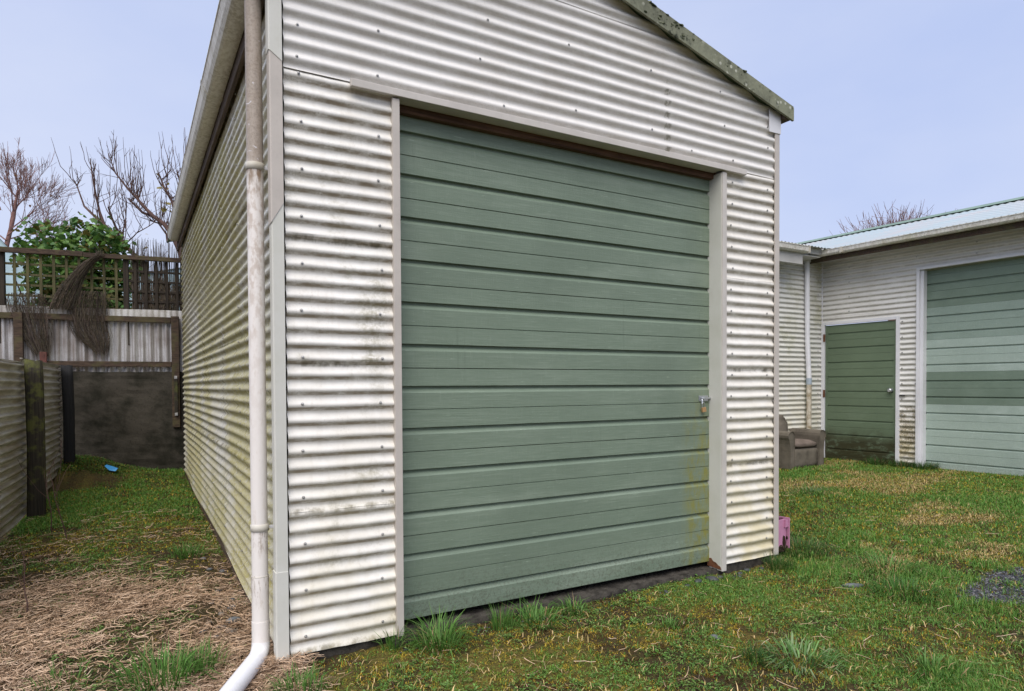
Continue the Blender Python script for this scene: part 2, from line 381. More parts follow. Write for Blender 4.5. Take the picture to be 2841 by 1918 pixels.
def join_data(parts):
    V, F = [], []
    for v, f in parts:
        o = len(V); V += list(v); F += [tuple(i+o for i in q) for q in f]
    return V, F
PITCH_C = 0.0762
def wav(z, ph=.03): return math.cos(2*math.pi*(z/PITCH_C-ph))
def corr(name, parent, mat, A, B, nrm, z0, z1, off=0.0, amp=.0108, ph=.03, steps=10, cols=14, xlim=None, lip=True, zb=None, dent=.0012, pitch=PITCH_C):
    """corrugated iron sheet with horizontal ribs from plan point A to B, outward normal nrm (plan).
    zb(t): bottom edge height along the length (0..1); xlim(z): (t0,t1) ends of the row at height z"""
    A = np.array(A, float); B = np.array(B, float); N = np.array(nrm, float)
    nz = max(4, int(round((z1-z0)/pitch*steps))); V = []; sd = rng.uniform(0, 9, 4)
    for j in range(nz+1):
        zz = z0+(z1-z0)*j/nz
        t0, t1 = xlim(zz) if xlim else (0, 1)
        for i in range(cols+1):
            s = i/cols; t = t0+(t1-t0)*s; z = zz
            if zb: z = max(z, zb(t))
            d = off+amp*math.cos(2*math.pi*(z/pitch-ph))
            d += dent*(math.sin(t*17+sd[0]+zz*3)*math.sin(zz*7+sd[1]))
            z += .0012*math.sin(t*9+sd[2])+.0008*math.sin(t*31+sd[3])
            if j < 2 and lip: d += .0025*(1-j/2)
            p = A+(B-A)*t+N*d
            V.append((p[0], p[1], z))
    w = cols+1
    F = [(j*w+i, j*w+i+1, (j+1)*w+i+1, (j+1)*w+i) for j in range(nz) for i in range(cols)]
    return mesh(name, V, F, mat, parent, smooth=True)
def screws(parent, spots, nrm, r=.006, name='screws'):
    parts = []
    N = Vector((nrm[0], nrm[1], 0)).normalized(); T = Vector((-N.y, N.x, 0))
    for p in spots:
        P = Vector(p); V = []; 
        rings = [(r*1.35, 0), (r*1.35, .0012), (r*.8, .0016), (r*.8, .0052), (r*.45, .0062)]
        for rr, d in rings:
            for k in range(8):
                a = k*math.pi/4+random.random()*.05; V.append(P+N*d+(T*math.cos(a)+Vector((0, 0, 1))*math.sin(a))*rr)
        F = [(i*8+k, i*8+(k+1) % 8, (i+1)*8+(k+1) % 8, (i+1)*8+k) for i in range(4) for k in range(8)]+[tuple(32+k for k in range(8))]
        parts.append((V, F))
    V, F = join_data(parts); return mesh(name, V, F, 'screw', parent, kind='stuff')
def snap(z, ph=.03): return (round(z/PITCH_C-ph)+ph)*PITCH_C

# value noise for layouts
_g = rng.random((64, 64))
def vnoise(x, y, s=1.0, sd=0):
    x = np.asarray(x, float)*s+sd*7.31+100; y = np.asarray(y, float)*s+sd*3.77+100
    xi = np.floor(x).astype(int); yi = np.floor(y).astype(int); fx = x-xi; fy = y-yi
    fx = fx*fx*(3-2*fx); fy = fy*fy*(3-2*fy)
    g = lambda a, b: _g[a % 64, b % 64]
    return (g(xi, yi)*(1-fx)+g(xi+1, yi)*fx)*(1-fy)+(g(xi, yi+1)*(1-fx)+g(xi+1, yi+1)*fx)*fy
def fbm(x, y, s, sd=0): return .55*vnoise(x, y, s, sd)+.3*vnoise(x, y, s*2.1, sd+1)+.15*vnoise(x, y, s*4.3, sd+2)
def sstep(a, b, x): t = np.clip((x-a)/(b-a), 0, 1); return t*t*(3-2*t)

# ------------------------------------------------------------------ ground
def ground_h(x, y):
    x = np.asarray(x, float); y = np.asarray(y, float)
    wl = 1-sstep(0., 1.0, x)
    h = -.052+.0255*np.clip(y, 0, 7.4)*wl + .0235*np.clip(x-3.0, 0, 6.4)*(1-wl)
    h -= .042*np.exp(-((x+.06+.012*y)/.16)**2)*sstep(.25, .6, y)*sstep(7.2, 6.2, y)*(x < .3)
    h += .26*np.exp(-((x+1.35)**2/.28+(y-7.05)**2/.40))*wl
    h += (fbm(x, y, 1.6, 3)-.5)*.035*np.clip(1-np.maximum(np.abs(x), np.abs(y))/40, 0, 1)
    return h
def axis_coords(a, b, step, far):
    c = list(np.arange(a, b+1e-6, step)); s = step; p = c[-1]; hi = []
    while p < far: s *= 1.35; p += s; hi.append(p)
    s = step; p = c[0]; lo = []
    while p > -far: s *= 1.35; p -= s; lo.append(p)
    return np.array(lo[::-1]+c+hi)
gx = axis_coords(-2.0, 5.5, .03, 900); gy = axis_coords(-2.4, 3.6, .03, 900)
GX, GY = np.meshgrid(gx, gy); GZ = ground_h(GX, GY)
GZ = GZ+(rng.random(GX.shape)-.5)*.012*((np.abs(GX) < 8) & (np.abs(GY) < 8))
w = len(gx); gv = np.stack([GX, GY, GZ], -1).reshape(-1, 3)
ii = (np.arange(len(gy)-1)[:, None]*w+np.arange(w-1)[None]).reshape(-1)
gq = np.stack([ii, ii+1, ii+w+1, ii+w], 1)
def fast_mesh(name, V, quads=None, tris=None, mat=None, col=None, parent=None, smooth=True):
    me = bpy.data.meshes.new(name); V = np.asarray(V, np.float32); me.vertices.add(len(V)); me.vertices.foreach_set('co', V.reshape(-1))
    lo, st, tot = [], [], []; c = 0
    for arr, k in ((quads, 4), (tris, 3)):
        if arr is None or not len(arr): continue
        lo.append(np.asarray(arr, np.int32).reshape(-1)); st.append(np.arange(len(arr))*k+c); tot.append(np.full(len(arr), k)); c += len(arr)*k
    lo = np.concatenate(lo); st = np.concatenate(st).astype(np.int32); tot = np.concatenate(tot).astype(np.int32)
    me.loops.add(len(lo)); me.loops.foreach_set('vertex_index', lo)
    me.polygons.add(len(st)); me.polygons.foreach_set('loop_start', st); me.polygons.foreach_set('loop_total', tot)
    me.polygons.foreach_set('use_smooth', np.full(len(st), smooth))
    if col is not None:
        ca = me.color_attributes.new('Col', 'FLOAT_COLOR', 'POINT'); cc = np.ones((len(V), 4), np.float32); cc[:, :3] = col
        ca.data.foreach_set('color', cc.reshape(-1))
    me.update(calc_edges=True); me.validate()
    if mat: me.materials.append(MT[mat])
    o = bpy.data.objects.new(name, me); COL.objects.link(o); attach(o, parent); return o
def m_ground():
    n = NT('mossy_soil')
    b = n.ramp(n.noise(11, 6, .65), .40, .60); d = n.ramp(n.noise(55, 5, .7), .40, .62)
    c = n.attr()
    c = n.mix(n.mul(b, .35), c, (.070, .085, .022)); c = n.mix(n.mul(n.ramp(n.noise(34, 5, .7), .54, .63), .5), c, (.22, .16, .035)); c = n.mix(n.mul(d, .65), c, (.026, .018, .011))
    n.bump(n.add(n.noise(60, 5), n.noise(18, 4)), .8, .02)
    return n.done(c, .95, .12)
MT['ground'] = m_ground()
GROUND_ARGS = (gv, gq)

# ------------------------------------------------------------------ main shed
SW, SL, EAVE, K = 3.522, 6.88, 3.27, .012
PK = SW/2; SLOPE = .267; APEX = 3.30+SLOPE*PK
def roof_z(x): return APEX-SLOPE*abs(x-PK)
shed = thing('corrugated_shed', 'white corrugated iron shed with a large green board door and gabled roof', 'shed', (PK, SL/2, 0))
NF = (0, -1)
# front wall: left strip, right strip, gable
lz = [0.0, .698, 1.4265, 2.039, 2.862]
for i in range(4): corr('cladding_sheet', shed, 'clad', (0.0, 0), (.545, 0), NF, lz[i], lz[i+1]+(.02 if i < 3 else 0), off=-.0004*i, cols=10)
rz = [0.02, .729, 1.415, 2.07, 2.855]
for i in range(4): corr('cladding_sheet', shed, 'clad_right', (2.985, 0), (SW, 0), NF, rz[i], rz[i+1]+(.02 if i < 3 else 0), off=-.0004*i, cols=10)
def gab(z):
    d = max(0.02, (APEX-z+.045)/SLOPE); return (max(0, PK-d)/SW, min(SW, PK+d)/SW)
corr('cladding_sheet', shed, 'clad_up', (0, 0), (SW, 0), NF, 2.845, 3.628, off=.006, cols=40, xlim=lambda z: gab(z) if z > 3.3 else (0, 1))
corr('cladding_sheet', shed, 'clad_up', (0, 0), (SW, 0), NF, 3.610, APEX-.03, off=.009, cols=30, xlim=gab)
# left side wall (runs back, slightly out of square)
SA = (-.03, 0.0); SB = (-.03-K*SL, SL); NS = (-1, -K)
szb = lambda t: -.022+.0205*SL*t
sz = [-.04, .85, 1.635, 2.42, 3.29]
for i in range(4):
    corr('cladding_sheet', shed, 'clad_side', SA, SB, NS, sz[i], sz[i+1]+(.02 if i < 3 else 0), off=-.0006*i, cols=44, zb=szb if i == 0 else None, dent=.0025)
# right side wall and back wall
rs = [0.0, 1.1, 2.2, 3.29]
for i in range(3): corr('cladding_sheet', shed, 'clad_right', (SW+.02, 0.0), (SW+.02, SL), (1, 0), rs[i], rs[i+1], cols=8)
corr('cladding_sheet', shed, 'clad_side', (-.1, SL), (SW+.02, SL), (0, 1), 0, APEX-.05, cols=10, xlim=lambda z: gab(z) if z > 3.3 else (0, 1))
# screws
sp = []
for zz in np.arange(.10, 2.85, PITCH_C*3):
    z = snap(zz)+.006
    sp += [(.073+random.uniform(-.006, .006), -.0116, z), (.468+random.uniform(-.008, .008), -.0116, snap(zz+.015)+.006)]
screws(shed, sp, NF, .0056)
sp = []
for i, zz in enumerate(np.arange(.13, 2.85, PITCH_C*2)):
    z = snap(zz)+.006
    sp += [(3.06+random.uniform(-.012, .012), -.0116, z), (3.435+random.uniform(-.005, .005), -.0116, z)]
for x, z in [(.064, 3.036), (.06, 2.883), (.466, 3.111), (.46, 2.881), (1.05, 3.1), (1.2, 2.9), (1.65, 3.33), (1.7, 2.95), (2.298, 3.332), (2.307, 2.958), (2.934, 3.323), (2.977, 3.10), (3.427, 3.172), (3.43, 3.026), (2.661, 2.882), (3.063, 2.875), (1.1, 3.35), (.5, 3.33)]:
    sp.append((x, -.0175, snap(z)+.006))
screws(shed, sp, NF, .0056)
sp = []
for z in np.arange(.25, 3.2, PITCH_C*2):
    for y in (.45, 1.3, 2.15, 3.0, 3.85, 4.7, 5.5, 6.3):
        zz = snap(z+random.choice((0, PITCH_C)))+.006; sp.append((-.03-K*y-.0116, y+random.uniform(-.02, .02), zz))
screws(shed, sp, NS, .0068)
# corner flashings: left corner in three lapped lengths, right corner
def corner_l(z0, z1, mat, o, cut0=0, cut1=0):
    # L-section lapped on the front (x -.052..-.008) and the side; lower/upper ends may be cut on the slant
    xa, xb, y0, yb = -.060-o, -.010, -.022-o, .045
    P = [(xb, y0), (xa, y0), (xa-.006, y0+.006), (xa-.006, yb), (xa+.004, yb), (xa+.004, y0+.012), (xb, y0+.012)]
    V = []
    for zc, cut in ((z0, cut0), (z1, cut1)):
        for (x, y) in P: V.append((x, y, zc+cut*(x-xa)/(xb-xa)))
    n = len(P); F = [(i, (i+1) % n, n+(i+1) % n, n+i) for i in range(n)]+[tuple(range(n)), tuple(range(2*n-1, n-1, -1))]
    bm = bmesh.new(); vv = [bm.verts.new(v) for v in V]
    for f in F: bm.faces.new([vv[i] for i in f])
    bmesh.ops.recalc_face_normals(bm, faces=bm.faces); from_bm('corner_flashing', bm, mat, shed)
corner_l(-.005, .42, 'trim_pale', .004)
corner_l(.40, 2.20, 'trim_pale', .0, 0, .09)
corner_l(2.10, 2.97, 'trim_pink', .003, .09, .0)
corner_l(2.90, 3.30, 'trim_pale', .006, -.04, 0)
def corner_r(z0, z1, mat, o=0):
    P = [(SW-.012, -.020-o), (SW+.036+o, -.020-o), (SW+.036+o, .05), (SW+.028+o, .05), (SW+.028+o, -.012-o), (SW-.012, -.012-o)]
    prism('corner_flashing', [(x, y, 0) for x, y in P], (0, 0, z0), (0, 0, z1), mat, shed)
corner_r(.022, 3.28, 'trim_pink')
P = [(SW-.082, -.026), (SW+.042, -.026), (SW+.042, .05), (SW+.038, .05), (SW+.038, -.018), (SW-.082, -.018)]
prism('corner_cap', [(x, y, 0) for x, y in P], (0, 0, 3.178), (0, 0, 3.34), 'white', shed)
# door opening: jambs, header flashing, beam
box('jamb', (.536, -.024, -.008), (.575, .10, 2.806), 'trim_pink', shed, .002)
box('jamb', (2.952, -.024, -.02), (2.995, .10, 2.806), 'trim', shed, .003)
box('jamb_reveal_lining', (2.947, -.015, .0), (2.9515, .115, 2.80), 'trim_pale', shed, .001)
box('header_flashing', (.317, -.040, 2.8135), (3.181, -.012, 2.850), 'trim', shed, .003)
box('header_soffit', (.58, -.011, 2.8145), (2.946, .055, 2.828), 'trim', shed, .002)
box('header_beam', (.56, .056, 2.775), (2.97, .15, 2.90), 'wood_beam', shed, .004)
prism('rust_patch', [(0, y, z) for y, z in ((.112, -.005), (-.016, -.008), (-.014, .012), (.01, .02), (.03, .034), (.055, .038), (.075, .058), (.098, .052), (.112, .075))], (2.9455, 0, 0), (2.9468, 0, 0), 'rust', shed)
def rustpoly():
    pts = [(-.006, -.012), (.045, -.012), (.04, .02), (.02, .035), (.012, .05), (-.002, .045)]
    return pts
# door made of six moulded boards
door = mesh('garage_door', [(.60, .14, .03), (2.97, .14, .03), (2.97, .14, 2.79), (.60, .14, 2.79)], [(0, 1, 2, 3)], 'black', shed)
prof = [(0.0004, .014), (0.0016, .001), (.097, 0), (.0985, .002), (.0990, .022), (.1105, .022), (.1350, .001), (.1370, 0), (.2255, 0), (.2272, .006), (.2290, .006), (.2318, 0), (.3272, 0), (.3287, .002), (.3292, .022), (.3405, .022), (.3650, .001), (.3670, 0), (.4580, 0), (.4592, .001), (.4598, .014)]
YD = .095
for b in range(6):
    zt = .027+.4612*(b+1); n = len(prof); V = []; cols = 9
    j = [random.uniform(-.0008, .0008) for _ in range(2)]
    for c in range(cols+1):
        x = .585+(2.96-.585)*c/cols
        for dz, dy in prof: V.append((x, YD+dy+j[0]+.0006*math.sin(c*1.3+b), zt-dz+j[1]*c/cols))
    F = [(c*n+i, c*n+i+1, (c+1)*n+i+1, (c+1)*n+i) for c in range(cols) for i in range(n-1)]
    mesh('board', V, F, 'green', door)
# bolt latch on the door
lt = box('latch', (2.842, YD-.004, 1.192), (2.934, YD+.002, 1.232), 'steel', door, .0015)
tube('latch_bolt', [(2.855, YD-.012, 1.212), (2.955, YD-.012, 1.212)], .007, 'steel', door, 10)
box('latch_keeper', (2.872, YD-.022, 1.203), (2.905, YD-.004, 1.221), 'steel', door, .004)
tube('latch_tongue', [(2.862, YD-.012, 1.212), (2.858, YD-.02, 1.195), (2.856, YD-.018, 1.180)], .005, 'steel', door, 8)
# roof
def roof_sheet(name, parent, mat, e0, e1, r0, r1, along, amp=.008, pitch=.0762, step=6):
    """corrugations run from eave to ridge. e0-e1 eave ends, r0-r1 ridge ends (points)"""
    e0, e1, r0, r1 = map(np.array, (e0, e1, r0, r1)); n = int(np.linalg.norm(e1-e0)/pitch*step); V = []
    for i in range(n+1):
        t = i/n; d = np.array([0, 0, amp*math.cos(2*math.pi*i/step)])
        V += [tuple(e0+(e1-e0)*t+d), tuple(r0+(r1-r0)*t+d)]
    return mesh(name, V, [(2*i, 2*i+1, 2*i+3, 2*i+2) for i in range(n)], mat, parent, smooth=True)
ER = roof_z(SW+.10); EL = ER
roof_sheet('roof_sheet', shed, 'roof_green', (SW+.12, -.03, ER+.05), (SW+.12, SL+.05, ER+.05), (PK, -.03, APEX+.07), (PK, SL+.05, APEX+.07), 1)
roof_sheet('roof_sheet', shed, 'roof_green', (-.16, -.03, EL+.05), (-.20-K*SL, SL+.05, EL+.05), (PK, -.03, APEX+.07), (PK, SL+.05, APEX+.07), 1)
# barge boards along the gable
def barge(x0, x1):
    z = lambda x: roof_z(x)
    a = [(x0, z(x0)+.015), (x1, z(x1)+.015), (x1, z(x1)+.108), (x0, z(x0)+.108)]
    return prism('barge_flashing', [(x, 0, zz) for x, zz in a], (0, -.072, 0), (0, -.060, 0), 'barge', shed)
barge(PK, SW+.130); barge(PK, -.15)
for sgn in (1, -1):
    x0, x1 = PK, (SW+.126 if sgn > 0 else -.146)
    a = [(x0, roof_z(x0)+.010), (x1, roof_z(x1)+.010), (x1, roof_z(x1)+.016), (x0, roof_z(x0)+.016)]
    prism('barge_flashing_lip', [(x, 0, zz) for x, zz in a], (0, -.075, 0), (0, -.058, 0), 'barge', shed)
    a = [(x0, roof_z(x0)+.108), (x1, roof_z(x1)+.108), (x1, roof_z(x1)+.116), (x0, roof_z(x0)+.116)]
    prism('barge_flashing_cap', [(x, 0, zz) for x, zz in a], (0, -.072, 0), (0, .06, 0), 'barge', shed)
box('eave_block', (SW+.04, -.055, 3.285), (SW+.115, .4, 3.335), 'wood_fascia', shed, .003)
# moss and lichen cushions on the barge
def lump(c, r, seed, sq=(1, 1, 1), sub=2, jit=.35):
    bm = bmesh.new(); bmesh.ops.create_icosphere(bm, subdivisions=sub, radius=1); rr = random.Random(seed)
    for v in bm.verts:
        k = 1+jit*(rr.random()-.5)*2; v.co = Vector((v.co.x*sq[0], v.co.y*sq[1], v.co.z*sq[2]))*r*k+Vector(c)
    V = [v.co.copy() for v in bm.verts]; bm.verts.index_update(); F = [tuple(x.index for x in f.verts) for f in bm.faces]; bm.free(); return V, F
def moss_on_barge():
    parts = []
    for i in range(150):
        x = PK+abs(random.gauss(0, 1))*.75; 
        if x > SW+.1: continue
        if fbm(np.array(x*3.), np.array(1.), 1.0, 5) < .46: continue
        top = random.random() < .62
        z = roof_z(x)+(.113 if top else random.uniform(.03, .10)); y = random.uniform(-.075, -.02) if top else -.073
        parts.append(lump((x, y, z), random.uniform(.006, .018 if top else .012), i, (1.5, .8 if top else .35, .7), 1, .5))
    return join_data(parts)
V, F = moss_on_barge()
n = NT('dark_roof_moss'); c_ = n.mix(n.ramp(n.noise(30, 5), .4, .65), (.030, .038, .020), (.16, .17, .11)); MT['roofmoss'] = n.done(c_, .95, .1)
mesh('moss_cushions', V, F, 'roofmoss', shed, kind='stuff')
# left eave: fascia and gutter
def side_frame(off, y): return -.03-K*y-off
def long_profile(name, prof, y0, y1, mat, parent, nseg=14, wob=.0, capends=True, smooth=False):
    """prof: (offset outward from side wall, z) extruded along the side wall"""
    n = len(prof); V = []
    for i in range(nseg+1):
        y = y0+(y1-y0)*i/nseg
        for o, z in prof: V.append((side_frame(o, y), y, z+wob*math.sin(y*1.7)))
    F = [(i*n+j, i*n+(j+1) % n, (i+1)*n+(j+1) % n, (i+1)*n+j) for i in range(nseg) for j in range(n)]
    if capends: F += [tuple(range(n)), tuple(nseg*n+j for j in reversed(range(n)))]
    bm = bmesh.new(); vv = [bm.verts.new(v) for v in V]
    for f in F: bm.faces.new([vv[i] for i in f])
    bmesh.ops.recalc_face_normals(bm, faces=bm.faces); return from_bm(name, bm, mat, parent, smooth=smooth)
long_profile('fascia', [(.028, 3.20), (.052, 3.20), (.052, 3.40), (.028, 3.40)], -.02, SL+.03, 'wood_fascia', shed)
gp = [(.056, 3.285), (.135, 3.285), (.150, 3.292), (.166, 3.318), (.176, 3.352), (.182, 3.372), (.186, 3.372), (.186, 3.380), (.178, 3.380), (.172, 3.360), (.162, 3.325), (.146, 3.298), (.132, 3.291), (.062, 3.291), (.062, 3.37), (.056, 3.37)]
for a, b in ((-.03, 1.62), (1.624, 3.30), (3.304, 4.98), (4.984, 6.62)):
    long_profile('gutter_length', gp, a, b, 'gutter', shed, capends=True)
for y in (1.622, 3.302, 4.982):
    g2 = [(.054, 3.283), (.136, 3.283), (.152, 3.290), (.168, 3.317), (.179, 3.353), (.189, 3.384), (.176, 3.384), (.170, 3.36), (.160, 3.326), (.145, 3.299), (.131, 3.2925), (.064, 3.2925)]
    long_profile('gutter_joiner', g2, y-.03, y+.03, 'gutter', shed, 1)
# base board below the side wall and slab
V = [];
for i in range(21):
    y = .05+(SL-.05)*i/20; x = -.03-K*y+.003; zt = szb(y/SL)+.006; zb_ = zt-.14
    V += [(x, y, zt), (x, y, zb_)]
mesh('base_board', V, [(2*i, 2*i+1, 2*i+3, 2*i+2) for i in range(20)], 'wood_fascia', shed)
sv_ = []; nsx, nsy = 150, 14
for j in range(nsy+1):
    for i in range(nsx+1):
        x_ = .50+2.52*i/nsx; e_ = (.028-.10*max(0, 1-(x_-.5)/.35)*(x_ < .85))+.022*float(fbm(np.array(x_*6), np.array(2.), 1, 4)-.5)*2; y_ = e_+(.30-e_)*max(0, (j-2)/(nsy-2))**1.3; z_ = -.014+random.uniform(-.003, .003)+.006*float(fbm(np.array(x_*9), np.array(y_*9), 1, 8)-.5)
        if j == 0: z_ = -.16
        if j == 1: z_ = -.034+random.uniform(-.006, .004)
        sv_.append((x_, y_-(.006 if j < 2 else 0), z_))
mesh('door_sill_slab', sv_, [(j*(nsx+1)+i, j*(nsx+1)+i+1, (j+1)*(nsx+1)+i+1, (j+1)*(nsx+1)+i) for j in range(nsy) for i in range(nsx)], 'slab', shed)
box('footing', (-.01, .012, -.25), (.50, .3, .03), 'slab', shed, .006); box('footing', (3.02, .012, -.25), (SW, .3, .04), 'slab', shed, .006)
# downpipe
PCX, PCY, PR = -.119, .10, .0385
dp = tube('downpipe', [(PCX-.02, PCY, 3.30), (PCX, PCY, 3.24), (PCX, PCY, 2.4), (PCX-.001, PCY, 1.4), (PCX-.002, PCY, .345)], PR, 'pipe', shed, 28)
tube('lower_pipe_length', [(PCX-.002, PCY, .385), (PCX-.002, PCY, .34), (PCX-.002, PCY, .325), (PCX-.002, PCY, .31), (PCX-.002, PCY, .165)], [.0415, .0415, .0415, .0400, .0400], 'pipe', dp, 28)
tube('pipe_collar', [(PCX-.002, PCY, .165), (PCX-.002, PCY, .06)], .0418, 'pipe', dp, 28)
el = []; d0 = Vector((0, 0, -1)); tgt = Vector((-.32, -.38, -.005)); st = Vector((PCX-.002, PCY, .06))
for i in range(9):
    t = i/8; q = st.lerp(Vector((PCX-.002, PCY, .0)), t) if t < 0 else None
    el.append((1-t)**2*st+2*t*(1-t)*Vector((PCX-.004, PCY-.005, -.005))+t*t*Vector((PCX-.045, PCY-.085, -.002)))
el += [Vector((-.297, -.252, -.004)), Vector((-.52, -.70, -.008))]
tube('outlet_pipe', el, .0425, 'pipe_clean', dp, 28)
tube('joint_seam', [(PCX-.002, PCY, .3840), (PCX-.002, PCY, .3875)], .0418, 'trim_dirty', dp, 28)
for z in (2.378, .624):
    tube('pipe_bracket', [(PCX, PCY, z-.018), (PCX, PCY, z-.016), (PCX, PCY, z+.016), (PCX, PCY, z+.018)], [.0385, .0435, .0435, .0385], 'trim_dirty', dp, 28)
    box('bracket_arm', (PCX+.036, PCY-.012, z-.008), (-.058, PCY-.004, z+.008), 'white', dp, .002)

# padlock
pl = thing('padlock', 'small brass padlock hanging from the steel latch of the shed door', 'padlock', (2.866, YD-.02, 1.118))
def tl(p, a=.16):
    x, z = p.x-2.862, p.z-1.18; c, s = math.cos(a), math.sin(a); return Vector((2.862+x*c-z*s, p.y, 1.18+x*s+z*c))
box('body', (2.8465, YD-.028, 1.114), (2.8815, YD-.014, 1.148), 'brass', pl, .002, frame=tl)
pts = [tl(Vector((2.8525, YD-.021, 1.146)))]+[tl(Vector((2.864-.0115*math.cos(a), YD-.021, 1.172+.012*math.sin(a)))) for a in np.linspace(0, math.pi, 9)]+[tl(Vector((2.8755, YD-.021, 1.146)))]
tube('shackle', pts, .0032, 'steel', pl, 10)

# ------------------------------------------------------------------ left boundary fence (sheets on posts)
fence = thing('corrugated_side_fence', 'low grey corrugated iron fence with timber posts along the left of the passage', 'fence', (-1.62, 4.5, 0))
FA = np.array((-1.745, 1.0)); FB = np.array((-1.545, 7.02)); fd = (FB-FA)/np.linalg.norm(FB-FA); fn = np.array((fd[1], -fd[0]))
fp = lambda y: FA+(FB-FA)*(y-FA[1])/(FB[1]-FA[1])
for (ya, yb, zt) in ((1.0, 4.52, 1.56), (4.50, 6.98, 1.60)):
    a, b = fp(ya), fp(yb); zg = lambda t, ya=ya, yb=yb: -.03+.0255*(ya+(yb-ya)*t)
    corr('fence_sheet', fence, 'iron_side', a, b, fn, -.02, .80, off=.003, amp=.0150, cols=20, zb=zg, dent=.005)
    corr('fence_sheet', fence, 'iron_side', a, b, fn, .79, zt, off=.006, amp=.0150, cols=20, dent=.005)
    box('top_edge', (0, -.004, zt-.004), (1, .012, zt+.004), 'iron_cap', fence, .001, frame=lambda v, a=a, b=b: Vector((a[0]+(b[0]-a[0])*v.x+fn[0]*v.y, a[1]+(b[1]-a[1])*v.x+fn[1]*v.y, v.z)))
def rough_post(name, c, r, z0, z1, mat, parent, seed, sq=1.0):
    rr = random.Random(seed); seg, rows = 14, 12; V, F = [], []
    for j in range(rows+1):
        t = j/rows; z = z0+(z1-z0)*t
        for k in range(seg):
            a = 2*math.pi*k/seg; q = r*(1+.10*math.sin(3*a+seed)+.06*(rr.random()-.5)); zz = z+(rr.uniform(-.012, .012) if j == rows else 0)
            m = max(abs(math.cos(a)), abs(math.sin(a)))**(.5*sq); V.append((c[0]+q*math.cos(a)/m+.01*math.sin(z*2), c[1]+q*math.sin(a)/m, zz))
    for j in range(rows):
        for k in range(seg): a, b = j*seg+k, j*seg+(k+1) % seg; F.append((a, b, b+seg, a+seg))
    V.append((c[0], c[1], z1-.004)); F += [(rows*seg+k, rows*seg+(k+1) % seg, len(V)-1) for k in range(seg)]
    return mesh(name, V, F, mat, parent, smooth=True)
pa = fp(4.50)+fn*.105; rough_post('fence_post', pa, .072, -.1, 1.575, 'wood_post', fence, 3)
pb = fp(6.86)+fn*.10; rough_post('fence_post', pb, .062, -.1, 1.60, 'wood_black', fence, 4, 1.4)
pc = fp(1.9)+fn*.10; rough_post('fence_post', pc, .070, -.1, 1.56, 'wood_post', fence, 9)

# ------------------------------------------------------------------ back boundary: concrete wall, iron fence, trellis, brushwood
BA = R(-8.3); BD = np.array((math.cos(BA), math.sin(BA))); BN = np.array((math.sin(BA), -math.cos(BA)))   # BN points to the camera
B0 = np.array((-.11, 7.12))
def bk(s, d, z):   # s metres left of the shed corner, d metres towards the camera
    p = B0-BD*s+BN*d; return Vector((p[0], p[1], z))
bf = lambda v: bk(v.x, v.y, v.z)
def bbox(name, s0, s1, d0, d1, z0, z1, mat, parent, bev=.004, **k): return box(name, (s0, d0, z0), (s1, d1, z1), mat, parent, bev, frame=bf, **k)
cw = thing('concrete_retaining_wall', 'dark mossy concrete wall under the back fence at the passage end', 'wall', tuple(bk(1.2, 0, 0)))
def cwall():
    ns, nzz = 60, 34; V = []
    for j in range(nzz+1):
        z = -.2+1.73*j/nzz
        for i in range(ns+1):
            s = -1.5+4.6*i/ns; d = .02+.012*(fbm(np.array(s*4), np.array(z*4), 1, 2)-.5)*2+.006*random.random()
            if abs((z % .46)-.03) < .02: d -= .004
            d += .020*(float(fbm(np.array(s*1.2), np.array(z*9), 1, 7))-.5)
            zz = z+(random.uniform(-.008, .008) if j == nzz else 0)
            V.append(bk(s, d, zz))
    w2 = ns+1; F = [(j*w2+i, j*w2+i+1, (j+1)*w2+i+1, (j+1)*w2+i) for j in range(nzz) for i in range(ns)]
    top = len(V)
    for i in range(w2): V.append(bk(-1.5+4.6*i/ns, -.14, 1.53))
    F += [(nzz*w2+i, nzz*w2+i+1, top+i+1, top+i) for i in range(ns)]
    return mesh('wall_face', V, F, 'concrete', cw, smooth=False)
cwall()
bfence = thing('corrugated_back_fence', 'tall upright corrugated iron fence with timber rails above the concrete wall', 'fence', tuple(bk(1.2, 0, 1.5)))
def vcorr(s0, s1, z0, z1, mat, d, name='fence_sheet', amp=.0085):
    pc_ = .100 if name == 'fence_sheet' else PITCH_C; n = int((s1-s0)/pc_*8); V = []
    for i in range(n+1):
        s = s0+(s1-s0)*i/n; dd = d+amp*math.cos(2*math.pi*s/pc_)
        V += [bk(s, dd, z0), bk(s, dd+.001*math.sin(s*20), (z0+z1)/2), bk(s, dd, z1+.003*math.sin(s*5))]
    F = [(3*i+j, 3*i+3+j, 3*i+4+j, 3*i+1+j) for i in range(n) for j in range(2)]
    return mesh(name, V, F, mat, bfence, smooth=True)
for i, (a, b) in enumerate(((-.9, .8), (.7, 1.6), (1.5, 2.3), (2.2, 3.1))): vcorr(a, b, 1.50, 2.30, 'iron_back', -.016-.003*(i % 2), amp=.020)
for i, (a, b) in enumerate(((-.9, .60), (.58, 1.40), (1.38, 2.16), (2.14, 3.1))): vcorr(a, b, 2.285, 2.40, 'iron_cap', -.004-.003*(i % 2), 'top_strip', .006)
bbox('rail', .135, 1.36, .012, .055, 2.222, 2.298, 'wood_fence', bfence); bbox('rail', 1.36, 3.1, .012, .055, 2.226, 2.304, 'wood_fence', bfence)
bbox('rail', .135, 3.1, .012, .058, 1.598, 1.672, 'wood_fence', bfence)
bbox('post', .030, .128, .028, .088, .745, 2.312, 'wood_fence', bfence, .006); bbox('post', 1.86, 1.96, .056, .10, 1.50, 2.305, 'wood_fence', bfence, .006)
bbox('brace_timber', .052, .098, .089, .118, .92, 1.42, 'wood_post', bfence)
